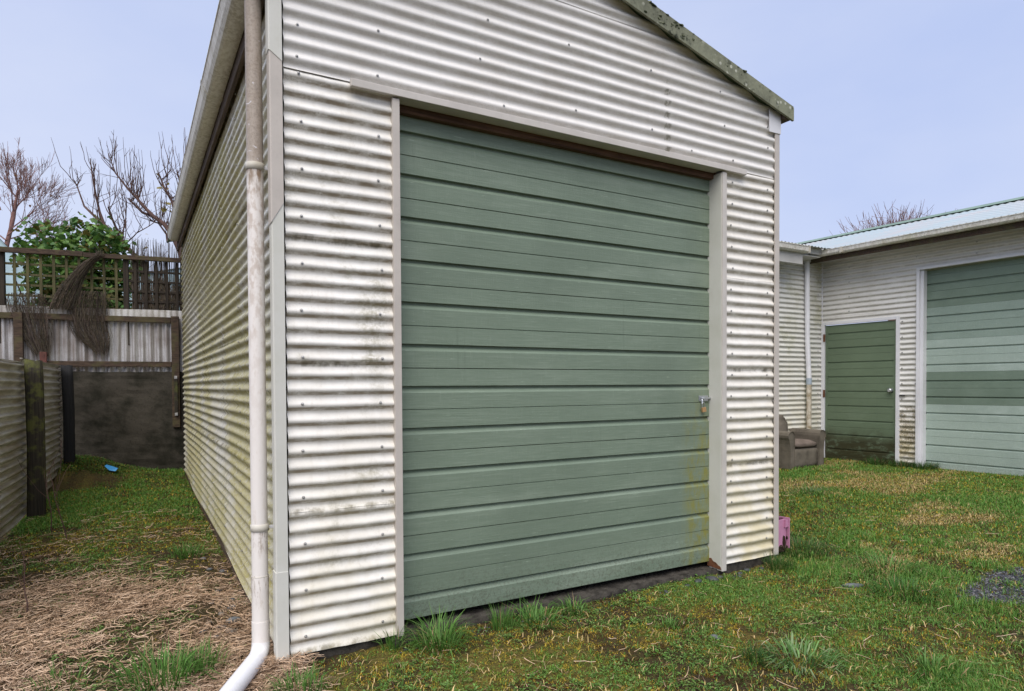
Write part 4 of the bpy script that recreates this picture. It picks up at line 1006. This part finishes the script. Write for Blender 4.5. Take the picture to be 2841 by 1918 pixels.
cushion('base', (CX0+.09, CY0+.012, CZ), (CX1-.09, CY1, CZ+.29), 'chair', .012)
cushion('seat_cushion', (CX0+.105, CY0+.004, CZ+.285), (CX1-.105, CY1-.10, CZ+.40), 'chair_seat', .03, .012)
def arm(x, sg):
    """flared scroll arm: x = inner face, sg = side it flares to"""
    pr = [(0, 0), (0, .40), (-.005, .46), (.0, .50), (.02, .535), (.06, .55), (.10, .545), (.135, .525), (.15, .49), (.145, .455), (.125, .42), (.11, .36), (.10, .25), (.10, 0)]
    n = len(pr); V = []; ys = [(CY0-.004, .0), (CY0-.012, .006), (CY0-.006, 0), (CY1-.02, 0), (CY1, .012)]
    rows = [(CY0+.0, .94), (CY0-.012, .985), (CY0+.006, 1.0), ((CY0+CY1)/2, 1.0), (CY1, 1.0)]
    for yy, k in rows:
        for px, pz in pr: V.append((x+sg*(.055+(px-.055)*k), yy, CZ+.003+.27+(pz-.27)*k))
    F = [(j*n+i, j*n+(i+1) % n, (j+1)*n+(i+1) % n, (j+1)*n+i) for j in range(len(rows)-1) for i in range(n)]+[tuple(range(n)), tuple((len(rows)-1)*n+i for i in reversed(range(n)))]
    bm = bmesh.new(); vv = [bm.verts.new(v) for v in V]
    for f in F: bm.faces.new([vv[i] for i in f])
    bmesh.ops.recalc_face_normals(bm, faces=bm.faces); from_bm('armrest', bm, 'chair', ch, smooth=False)
arm(CX1-.10, 1); arm(CX0+.10, -1)
cushion('backrest', (CX0+.10, CY1-.14, CZ+.25), (CX1-.26, CY1+.0, CZ+.76), 'chair', .07, .02, frame=lambda v: Vector((v.x, v.y+.02*(v.z-.3), v.z)))

# ------------------------------------------------------------------ pink tray on its side by the shed corner
pk = thing('pink_crate', 'broken pink plastic crate lying on its side against the shed corner', 'crate', (3.75, .14, 0))
def pkf(v):
    c, s = math.cos(.10), math.sin(.10); x, y = v.x-3.8, v.y-.1; return Vector((3.8+x*c-y*s, .1+x*s+y*c, v.z-.02))
X0, X1, Z0, Z1 = 3.58, 3.815, .02, .275
box('panel', (X0, .095, Z0), (X1-.022, .105, Z1-.008), 'pink', pk, .004, frame=pkf)
box('rim', (X1-.010, .075, Z0+.015), (X1, .20, Z1), 'pink', pk, .003, frame=pkf)
box('inner_wall', (X0, .128, Z0+.004), (X1-.0105, .20, Z1-.003), 'pink_dark', pk, .003, frame=pkf)
prism('handle_lug', [pkf(Vector(p)) for p in ((X1-.055, .080, Z1-.072), (X1-.0105, .080, Z1-.068), (X1-.020, .080, Z1-.012), (X1-.05, .080, Z1-.008))], (0, 0, 0), (0, .014, 0), 'pink', pk)
pr = []
for i in range(26):
    u = random.random(); x = X0+.06+(X1-X0-.08)*u; z = Z0+random.random()**2*(.10 if u > .5 else .045); q = pkf(Vector((x, .090, z))); pr.append(lump(tuple(q), random.uniform(.008, .02), 100+i, (1, .7, 1), 1, .5))
q0 = pkf(Vector((X1-.055, .092, Z0+.06))); pr.append(lump(tuple(q0), .02, 300, (.7, .6, 3.2), 2, .3))
V, F = join_data(pr); mesh('soil_crust', V, F, 'soil', pk, kind='stuff')

# ------------------------------------------------------------------ stones and litter
def pebble(x, y, r, label, grp, mat='stone', sq=(1.3, .9, .6), seed=0):
    z = float(ground_h(x, y))+r*sq[2]*.45; V, F = lump((0, 0, 0), r, seed, sq, 2, .08); a = random.uniform(0, 3.14)
    V = [Vector((v.x*math.cos(a)-v.y*math.sin(a), v.x*math.sin(a)+v.y*math.cos(a), v.z)) for v in V]
    o = mesh('pebble', V, F, mat, None, smooth=True); o.location = (x, y, z); setp(o, label, 'stone', grp); return o
for k, (x, y, r) in enumerate([(-.20, .62, .034), (-.24, .70, .022), (-.17, .80, .036), (-.22, .93, .020), (-.15, 1.05, .026), (-.27, .56, .026), (-.30, .78, .018), (-.13, 1.22, .022), (-.19, 1.42, .020), (-.16, 1.68, .022), (-.20, 1.95, .018), (-.25, 1.15, .015), (-.18, .50, .02), (-.14, .60, .018), (-.34, .66, .017), (-.15, 1.52, .017), (-.12, 1.9, .024), (-.22, 2.25, .02)]):
    pebble(x, y, r, 'small rounded pebble at the foot of the shed side wall', 'pebbles along the shed side wall', 'stone' if k % 3 else 'stone_brown', seed=k)
for k, (x, y, r) in enumerate([(2.68, -.06, .028), (2.80, -.07, .038), (2.90, -.05, .022), (2.55, -.09, .018), (3.10, -.05, .020), (3.20, -.03, .024), (3.05, -.09, .016), (2.35, -.10, .016), (3.32, -.06, .02)]):
    pebble(x, y, r, 'dark stone lying along the right end of the door sill', 'stones by the door sill', 'stone_dark', seed=40+k)
pebble(3.48, -.66, .042, 'flat pale grey stone lying in the grass right of the shed', 'stones in the yard', 'stone', (1.9, .8, .35), 60)
pebble(2.05, -.80, .022, 'small blue grey stone in the moss before the door', 'stones in the yard', 'stone', (1.5, .8, .5), 61)
lit = bpy.data.meshes.new('x'); bm = bmesh.new()
pts = [(-1.05, 6.58), (-1.00, 6.54), (-.97, 6.58), (-.93, 6.50), (-.90, 6.53), (-.95, 6.62), (-1.03, 6.66)]
vs = [bm.verts.new((x, y, float(ground_h(x, y))+random.uniform(.04, .09))) for x, y in pts]; bm.faces.new(vs); bmesh.ops.triangulate(bm, faces=bm.faces)
r_ = bmesh.ops.solidify(bm, geom=bm.faces[:], thickness=.004)
o = from_bm('plastic_scrap', bm, 'blue'); setp(o, 'crumpled blue plastic scrap in the grass by the concrete wall', 'litter')

# ------------------------------------------------------------------ ground cover
def inside_built(x, y):
    m = (x > -.06) & (x < SW+.03) & (y > np.where((x > .85) & (x < 2.93), .045+.02*np.sin(x*23), -.03)) & (y < SL+.05)
    m |= (x < -.04) & (x > -.03-K*np.clip(y, 0, 9)-.01) & (y > 0) & (y < SL)
    m |= x < (FA[0]+(FB[0]-FA[0])*(y-1)/(FB[1]-1))+.02
    m |= (y > 7.1-(x+.11)*.146) & (x < .2)
    m |= (x > 9.05-.0+ (3.43-y)*.056) & (y < 3.6)
    m |= (y > 3.42) & (x > 3.6)
    return m
def view_weight(x, y):
    dx, dy = x-CAM[0], y-CAM[1]; dep = dx*AX[2][0]+dy*AX[2][1]; lat = dx*AX[0][0]+dy*AX[0][1]
    ok = (dep > 2.3) & (np.abs(lat/np.maximum(dep, .1)) < .86)
    return dep, ok
def scatter(n, dens, x0=-2.0, x1=9.6, y0=-2.6, y1=7.4, power=1.6):
    """random ground points, thinned by distance and by the density function dens(x,y)"""
    X, Y = [], []; tot = 0
    while tot < n:
        x = rng.uniform(x0, x1, 400000); y = rng.uniform(y0, y1, 400000); dep, ok = view_weight(x, y)
        p = np.clip((2.6/np.maximum(dep, 2.6))**power, 0, 1)*dens(x, y)*ok*(~inside_built(x, y))
        k = rng.random(len(x)) < p; X.append(x[k]); Y.append(y[k]); tot += k.sum()
        if k.sum() == 0: break
    x = np.concatenate(X)[:n]; y = np.concatenate(Y)[:n]; return x, y
left = lambda x, y: 1-sstep(-.15, .12, x+.6*np.clip(y, -1, 0)*.4)
def d_straw_left(x, y):
    l = left(x, y)*(y > -.35); return l*(np.clip(1-sstep(.6, 2.9, y+2.6*(fbm(x, y, 1.7, 2)-.5)), 0, 1)*.9+.10*sstep(5.0, 3.0, y))*(.16+1.4*sstep(.30, .68, fbm(x, y, 2.2, 9)))
def dry(x, y):      # bleached patches in the yard
    return sstep(.50, .70, fbm(x*1.0, y*1.4, 1.1, 14))*sstep(2.6, 3.6, x)
def d_gravel(x, y): return .92*sstep(1.15, .2, ((x-4.45)/.66)**2+((y+1.24)/.24)**2+2.2*(fbm(x, y, 6, 3)-.5))
def d_grass(x, y):
    l = left(x, y)
    gl = l*(sstep(3.4, 4.6, y)*.95+.30*sstep(.50, .64, fbm(x, y, 2.4, 4))*sstep(1.2, 1.9, y))
    clump = sstep(.40, .62, fbm(x, y, 2.6, 6))
    gr = (1-l)*np.where(x < 2.3, .05+.40*clump*sstep(.9, 2.4, x), .30+.9*clump+.9*sstep(4.6, 7.2, x+.6*y))*(1-.75*dry(x, y))
    return np.clip(gl+gr, 0, 1)*(1-.97*d_gravel(x, y))*(1-.8*bare(x, y))
def d_moss(x, y):
    l = left(x, y); return np.clip((1-l)*(1-.5*sstep(4.5, 7, x))+l*(.05+.55*sstep(1.6, 3.2, y+.9*(fbm(x, y, 2.4, 44)-.5))), 0, 1)*(1-.98*d_gravel(x, y))*(1-.7*bare(x, y))
def d_weed(x, y):
    l = left(x, y); c = sstep(.44, .60, fbm(x, y, 3.1, 12)); c2 = sstep(.47, .58, .65*fbm(x, y, 2.3, 12)+.35*fbm(x, y, 8, 13)); return np.clip((1-l)*(.05+.95*c2*(.6+.4*sstep(.8, 2.6, x)))*sstep(6.5, 4.5, x)+l*c*(.30+.7*sstep(.5, 1.6, y))*.9, 0, 1)*(1-.97*d_gravel(x, y))*(1-.6*dry(x, y))
def bare(x, y): return sstep(.60, .70, fbm(x, y, 2.8, 40))*(1-.75*sstep(4.8, 6.8, x))
def ground_col(x, y):
    l = left(x, y)[:, None]; gold = sstep(.42, .60, fbm(x, y, 3.6, 21))[:, None]; dr_ = dry(x, y)[:, None]; ba = bare(x, y)[:, None]; f_ = sstep(3.6, 6.0, x)[:, None]
    C_ = lambda *q: np.array([q])
    c = C_(.065, .044, .020)*(1-gold)+C_(.16, .125, .030)*gold
    c = c*(1-.6*f_)+C_(.115, .135, .034)*.6*f_; c = c*(1-.6*dr_)+C_(.21, .165, .06)*.6*dr_
    sl = (l*sstep(3.6, 2.2, y+2.6*(fbm(x, y, 1.7, 2)-.5))[:, None]); c = c*(1-.9*sl)+C_(.068, .048, .031)*.9*sl
    return c*(1-.8*ba)+C_(.040, .028, .017)*.8*ba
go = fast_mesh('ground', GROUND_ARGS[0], quads=GROUND_ARGS[1], mat='ground', col=ground_col(GROUND_ARGS[0][:, 0], GROUND_ARGS[0][:, 1])); setp(go, kind='structure')
def palette(cols, n, x=None, y=None, sd=0, jit=.25):
    c = np.asarray(cols); k = len(c)
    if x is None: i = rng.integers(0, k, n)
    else: i = np.clip(((.6*fbm(x, y, 3.6, sd)+.4*fbm(x, y, 13, sd+5))*2.3-.65+rng.normal(0, .13, n))*k, 0, k-1).astype(int)
    return c[i]*rng.uniform(1-jit, 1+jit, (n, 1))
def blades(name, x, y, ln, wd, lean, col, mat='grass', az=None, base=None):
    n = len(x); z = ground_h(x, y)-.004 if base is None else base; az = rng.uniform(0, 2*np.pi, n) if az is None else az
    d = np.stack([np.cos(az), np.sin(az)], 1); s = np.stack([-np.sin(az+rng.normal(0, .5, n)), np.cos(az)], 1); P = np.stack([x, y, z], 1)
    def pt(h, o, k): return P+np.concatenate([d*o[:, None]+s*k[:, None], h[:, None]], 1)
    c1, s1 = np.cos(lean*.6), np.sin(lean*.6); c2, s2 = np.cos(np.minimum(lean*1.5, 1.9)), np.sin(np.minimum(lean*1.5, 1.9))
    h1, o1 = ln*.5*c1, ln*.5*s1; h2, o2 = h1+ln*.5*c2, o1+ln*.5*s2; h2 = np.maximum(h2, .003); zr = np.zeros(n)
    V = np.stack([pt(zr, zr, -wd/2), pt(zr, zr, wd/2), pt(h1, o1, wd*.42), pt(h1, o1, -wd*.42), pt(h2, o2, zr)], 1).reshape(-1, 3)
    b = (np.arange(n)*5)[:, None]; return fast_mesh(name, V, quads=b+np.array([0, 1, 2, 3]), tris=b+np.array([3, 2, 4]), mat=mat, col=np.repeat(col, 5, 0))
def stuff(o, label, cat): setp(o, label, cat, kind='stuff'); return o
# moss carpet
x, y = scatter(250000, lambda x, y: d_moss(x, y)*(.5+.5*sstep(.30, .52, fbm(x, y, 9, 31))), power=1.75); n = len(x)
c = palette([(.060, .038, .016), (.115, .072, .022), (.26, .17, .030), (.48, .34, .046), (.34, .28, .042), (.16, .20, .032), (.11, .185, .030), (.13, .235, .040)], n, x, y, 21, .35)
dep, _ = view_weight(x, y); k = np.clip(dep/3.2, 1, 2.4)
stuff(blades('moss', x, y, rng.uniform(.006, .016, n)*k, rng.uniform(.003, .006, n)*k, rng.uniform(.3, 1.3, n), c, 'mossy'), 'yellow brown moss carpet over the yard', 'moss')
# short grass
def lawn(x, y, name, label):
    n = len(x); dep, _ = view_weight(x, y); k = np.clip(dep/3.4, 1, 2.2); tall = sstep(.5, .75, fbm(x, y, 1.9, 17)); dr = dry(x, y)
    c = palette([(.065, .175, .022), (.09, .225, .030), (.12, .275, .042), (.16, .31, .058), (.18, .26, .048)], n)
    c = np.where((rng.random(n) < .04+.38*dr)[:, None], palette([(.50, .365, .175), (.42, .31, .13), (.36, .29, .09)], n), c)
    stuff(blades(name, x, y, rng.uniform(.020, .050, n)*(.8+.7*tall), rng.uniform(.0024, .0045, n)*k, rng.uniform(.15, 1.2, n), c), label, 'grass')
x, y = scatter(150000, lambda x, y: d_grass(x, y)*(1-left(x, y)), power=1.15); lawn(x, y, 'grass', 'short green grass across the yard')
x, y = scatter(42000, lambda x, y: d_grass(x, y)*left(x, y), -2, .4, -.6, 7.4, .6); lawn(x, y, 'grass', 'short green grass at the back of the passage')
# flat dead grass in the yard
x, y = scatter(22000, lambda x, y: np.clip(dry(x, y)*1.0+.04*(1-left(x, y)), 0, 1)*(1-d_gravel(x, y)), power=1.1); n = len(x)
stuff(blades('dead_grass', x, y, rng.uniform(.03, .07, n), rng.uniform(.003, .006, n), rng.uniform(.8, 1.5, n), palette([(.56, .41, .20), (.46, .34, .155), (.37, .28, .11), (.30, .24, .075)], n), 'straw'), 'bleached dead grass patches in the yard', 'dead grass')
# small leaved weeds: rosettes
def rosettes(name, x, y, size, per, cols, sd):
    n = len(x)*per; cx = np.repeat(x, per); cy = np.repeat(y, per); sz = np.repeat(size, per)*rng.uniform(.6, 1.2, n); az = rng.uniform(0, 2*np.pi, n); el = rng.uniform(-.05, .6, n); off = sz*rng.uniform(.1, .9, n)
    d = np.stack([np.cos(az)*np.cos(el), np.sin(az)*np.cos(el), np.sin(el)], 1); s = np.stack([-np.sin(az), np.cos(az), rng.normal(0, .25, n)], 1)
    P = np.stack([cx+np.cos(az)*off, cy+np.sin(az)*off, ground_h(cx, cy)+.003+rng.uniform(0, .012, n)*np.repeat(size, per)/.012], 1)
    def pt(a, b, h): q = P+d*(sz*a)[:, None]+s*(sz*b)[:, None]; q[:, 2] += sz*h; return q
    wq = np.repeat(rng.uniform(.16, .34, len(x)), per)
    V = np.stack([pt(0, 0, 0), pt(.5, wq, .08), pt(1.05, 0, -.05), pt(.5, -wq, .08)], 1).reshape(-1, 3); b = (np.arange(n)*4)[:, None]
    return fast_mesh(name, V, tris=np.concatenate([b+np.array([0, 1, 2]), b+np.array([0, 2, 3])]), mat='grass', col=np.repeat(palette(cols, n), 4, 0), smooth=False)
x, y = scatter(15000, d_weed, power=1.5); n = len(x)
stuff(rosettes('low_weeds', x, y, rng.uniform(.006, .017, n)*np.where(rng.random(n) < .03, 1.7, 1), 6, [(.10, .215, .034), (.14, .275, .055), (.08, .175, .030), (.21, .34, .10), (.15, .25, .05)], 3), 'small leaved green weeds through the moss', 'weeds')
# dead stalks
def strands(name, x, y, ln, wd, cols, lift=.012, mat='straw', curl=.6, az=None):
    n = len(x); m = 5; az = rng.uniform(0, 2*np.pi, n) if az is None else az; cu = rng.normal(0, curl, n); tilt = rng.normal(0, .18, n); P = np.stack([x, y], 1); V = []; z0 = rng.uniform(.0, 1, n)*lift
    for k in range(m):
        t = k/(m-1); th = az+cu*(t-.5)
        if k == 0: q = P.copy()
        else: q = q+np.stack([np.cos(th), np.sin(th)], 1)*(ln/(m-1))[:, None]
        zz = ground_h(q[:, 0], q[:, 1])+z0+.002+np.maximum(0, ln*t*np.sin(np.abs(tilt))*.6)*np.where(rng.random(n) < .5, 1, .25)
        nx = np.stack([-np.sin(th), np.cos(th)], 1); w_ = wd*(1-.55*t)
        for sg in (-.5, .5): V.append(np.concatenate([q+nx*(w_*sg)[:, None], (zz+np.where(sg > 0, wd*.35, 0))[:, None]], 1))
    V = np.stack(V, 1).reshape(-1, 3); b = (np.arange(n)*2*m)[:, None]; Q = np.concatenate([b+np.array([2*k, 2*k+1, 2*k+3, 2*k+2]) for k in range(m-1)])
    return fast_mesh(name, V, quads=Q, mat=mat, col=np.repeat(palette(cols, n, jit=.3), 2*m, 0), smooth=True)
sc = [(.56, .40, .27), (.66, .49, .35), (.46, .31, .20), (.32, .205, .125), (.14, .09, .055), (.52, .36, .235), (.23, .15, .092)]
x, y = scatter(19000, d_straw_left, -2, .4, -.6, 5.5, 1.0); n = len(x)
stuff(strands('dead_stalks', x, y, rng.uniform(.035, .115, n), rng.uniform(.0024, .0046, n), sc, .030, curl=1.1), 'tangled pale dead stalks over the passage floor', 'dead stalks')
x, y = scatter(1300, lambda x, y: 1-left(x, y), power=1.3); n = len(x)
stuff(strands('scattered_stalks', x, y, rng.uniform(.03, .12, n), rng.uniform(.002, .0035, n), sc, .02), 'scattered dead stalks on the moss before the door', 'dead stalks')
x = rng.normal(-.045, .06, 900); y = rng.normal(-.03, .055, 900); n = 900
z_ = None
stuff(strands('clipping_heap', x, y, rng.uniform(.03, .09, n), rng.uniform(.002, .0035, n), sc[:4], .07), 'small heap of dead stalks at the pipe elbow', 'dead stalks')
# gravel
x, y = scatter(9000, lambda x, y: np.clip(d_gravel(x, y)+.006*(x > 3)*(1-left(x, y))+.05*((y > -.14) & (y < -.03) & (x > .5) & (x < 3.4)), 0, 1), power=.5); n = len(x)
r_ = rng.uniform(.003, .009, n)*np.where(rng.random(n) < .08, 1.6, 1); z = ground_h(x, y)+r_*.25
oc = np.array([(1, 0, 0), (0, 1, 0), (-1, 0, 0), (0, -1, 0), (0, 0, .6), (0, 0, -.6)])
V = np.stack([x, y, z], 1)[:, None]+oc[None]*r_[:, None, None]*rng.uniform(.7, 1.25, (n, 6, 1)); b = (np.arange(n)*6)[:, None]
T = np.concatenate([b+np.array(t) for t in ((0, 1, 4), (1, 2, 4), (2, 3, 4), (3, 0, 4), (1, 0, 5), (2, 1, 5), (3, 2, 5), (0, 3, 5))])
stuff(fast_mesh('gravel', V.reshape(-1, 3), tris=T, mat='straw', col=np.repeat(palette([(.040, .044, .053), (.062, .066, .078), (.022, .024, .030), (.16, .16, .165)], n), 6, 0), smooth=False), 'dark gravel patch in the yard at right', 'gravel')
# fallen leaves
x, y = scatter(170, lambda x, y: .4+.6*(x > 2.5)+2*((x < -.2) & (y > 4.5)), power=.9); n = len(x)
stuff(rosettes('fallen_leaves', x, y, rng.uniform(.016, .03, n), 1, [(.17, .06, .03), (.13, .075, .04), (.28, .17, .06), (.09, .05, .035)], 5), 'brown fallen leaves lying on the yard', 'fallen leaves')
# grass tufts: each a thing
def tuft(x0, y0, r, n, ln, label, cols=None, wd=(.003, .006), lean=(.15, 1.0), grp='grass tufts', name='grass_tuft'):
    a = rng.uniform(0, 2*np.pi, n); q = r*np.sqrt(rng.random(n)); x = x0+q*np.cos(a); y = y0+q*np.sin(a)
    c = palette(cols or [(.055, .14, .020), (.08, .19, .030), (.11, .24, .045), (.145, .28, .065)], n)
    c = np.where((rng.random(n) < .07)[:, None], np.array([[.36, .26, .13]]), c)
    V = blades(name, x, y, rng.uniform(ln*.5, ln*1.15, n), rng.uniform(*wd, n), rng.uniform(*lean, n)*(.4+.8*q/r), c, az=a+rng.normal(0, .5, n))
    setp(V, label, 'grass tuft', grp); return V
tuft(.72, -.16, .11, 240, .21, 'long grass tuft against the left end of the door sill', lean=(.5, 1.5), wd=(.004, .007))
tuft(.50, -.06, .05, 70, .15, 'thin grass tuft at the foot of the left door jamb')
tuft(1.32, -.14, .13, 200, .16, 'grass tuft with straw blades beside the middle of the door sill', lean=(.6, 1.6), wd=(.004, .007))
tuft(1.12, -.10, .06, 90, .15, 'upright grass tuft left of the middle sill tuft', lean=(.1, .6))
tuft(1.62, -.09, .09, 120, .12, 'low spreading grass tuft right of the middle sill tuft', lean=(.6, 1.4))
tuft(-.55, .10, .15, 260, .21, 'lush grass tuft at the bottom edge left of the white pipe', wd=(.005, .009), lean=(.3, 1.3))
tuft(-.38, .16, .10, 130, .16, 'grass strip growing along the white outlet pipe', wd=(.003, .006))
tuft(-.95, .30, .12, 60, .13, 'sparse grass tuft in the straw at the lower left corner')
tuft(-.02, -.33, .10, 200, .13, 'bright grass tuft right of the white outlet pipe')
tuft(2.20, -1.22, .16, 190, .14, 'pale spreading grass tuft in the foreground moss', wd=(.005, .009), cols=[(.13, .26, .07), (.17, .31, .10), (.09, .20, .04), (.26, .36, .17)], lean=(.9, 1.6))
tuft(2.02, -1.10, .08, 260, .09, 'fine dark green grass tuft left of the pale foreground tuft', [(.03, .085, .015), (.04, .11, .02)], wd=(.0015, .0025))
tuft(2.62, -1.62, .14, 120, .14, 'grass tuft near the lower right of the yard', lean=(.7, 1.5), wd=(.004, .008))
tuft(3.42, -.12, .10, 420, .12, 'fine grass clump at the right shed corner', [(.035, .095, .015), (.05, .125, .02), (.07, .15, .03)], wd=(.0018, .003), lean=(.1, .7))
tuft(3.62, -.92, .20, 300, .13, 'dark green grass tuft beside the flat stone', [(.04, .12, .018), (.06, .16, .025), (.08, .19, .03)], lean=(.6, 1.4))
tuft(4.05, -.55, .22, 260, .17, 'long arching grass tuft in the middle of the yard', lean=(.9, 1.6), wd=(.004, .007))
tuft(3.95, .10, .28, 600, .11, 'lush grass clump beyond the pink crate', [(.04, .10, .018), (.06, .13, .026), (.08, .16, .035)])
tuft(6.2, 1.6, .22, 160, .14, 'pale grass tuft in front of the narrow green door', [(.10, .18, .06), (.13, .2, .08)], lean=(.6, 1.3))
tuft(-.32, 2.35, .12, 200, .12, 'grass tuft in the middle of the passage')
tuft(1.95, -.55, .05, 50, .10, 'small grass tuft in the moss before the door', lean=(.4, 1.2))
for i, (s, lab) in enumerate(((1.33, 'tall grass under the stained iron strip'), (1.62, 'tall grass at the corner of the large green door'), (.95, 'grass along the foot of the narrow green door'))):
    p = rb(s, .12, 0); tuft(p.x, p.y, .17, 420, .13, lab, [(.03, .085, .014), (.045, .11, .02), (.06, .13, .025)], grp='grass along the outbuilding')
# bare weed stalks in the passage
for k, (x0, y0, h, lab) in enumerate([(-1.32, 3.6, .55, 'bare dry weed stalk near the fence post'), (-1.18, 3.3, .6, 'tall bare dry weed stalk in the passage'), (-1.22, 1.45, .3, 'thin dark weed stalk at the left edge of the straw')]):
    rn = random.Random(k+60); o_ = []; grow((x0, y0, float(ground_h(x0, y0))), (rn.gauss(0, .15), 0, 1), h, .005, 1, o_, rn, .2, .5, 5, 3, .002); V, F = branchy([(p, r) for l, p, r in o_], 5)
    o = mesh('weed_stalk', V, F, 'bark'); setp(o, lab, 'weed', 'dry weed stalks')
# ivy like litter mound at the back corner
x = rng.normal(-1.22, .34, 1900); y = rng.normal(6.75, .32, 1900); k = ~inside_built(x, y); x, y = x[k], y[k]
stuff(rosettes('ground_ivy', x, y, rng.uniform(.012, .032, len(x)), 3, [(.05, .11, .025), (.075, .15, .032), (.03, .065, .018), (.17, .12, .04), (.14, .075, .04)], 6), 'dark leafy ground cover heaped in the back corner', 'ground cover')
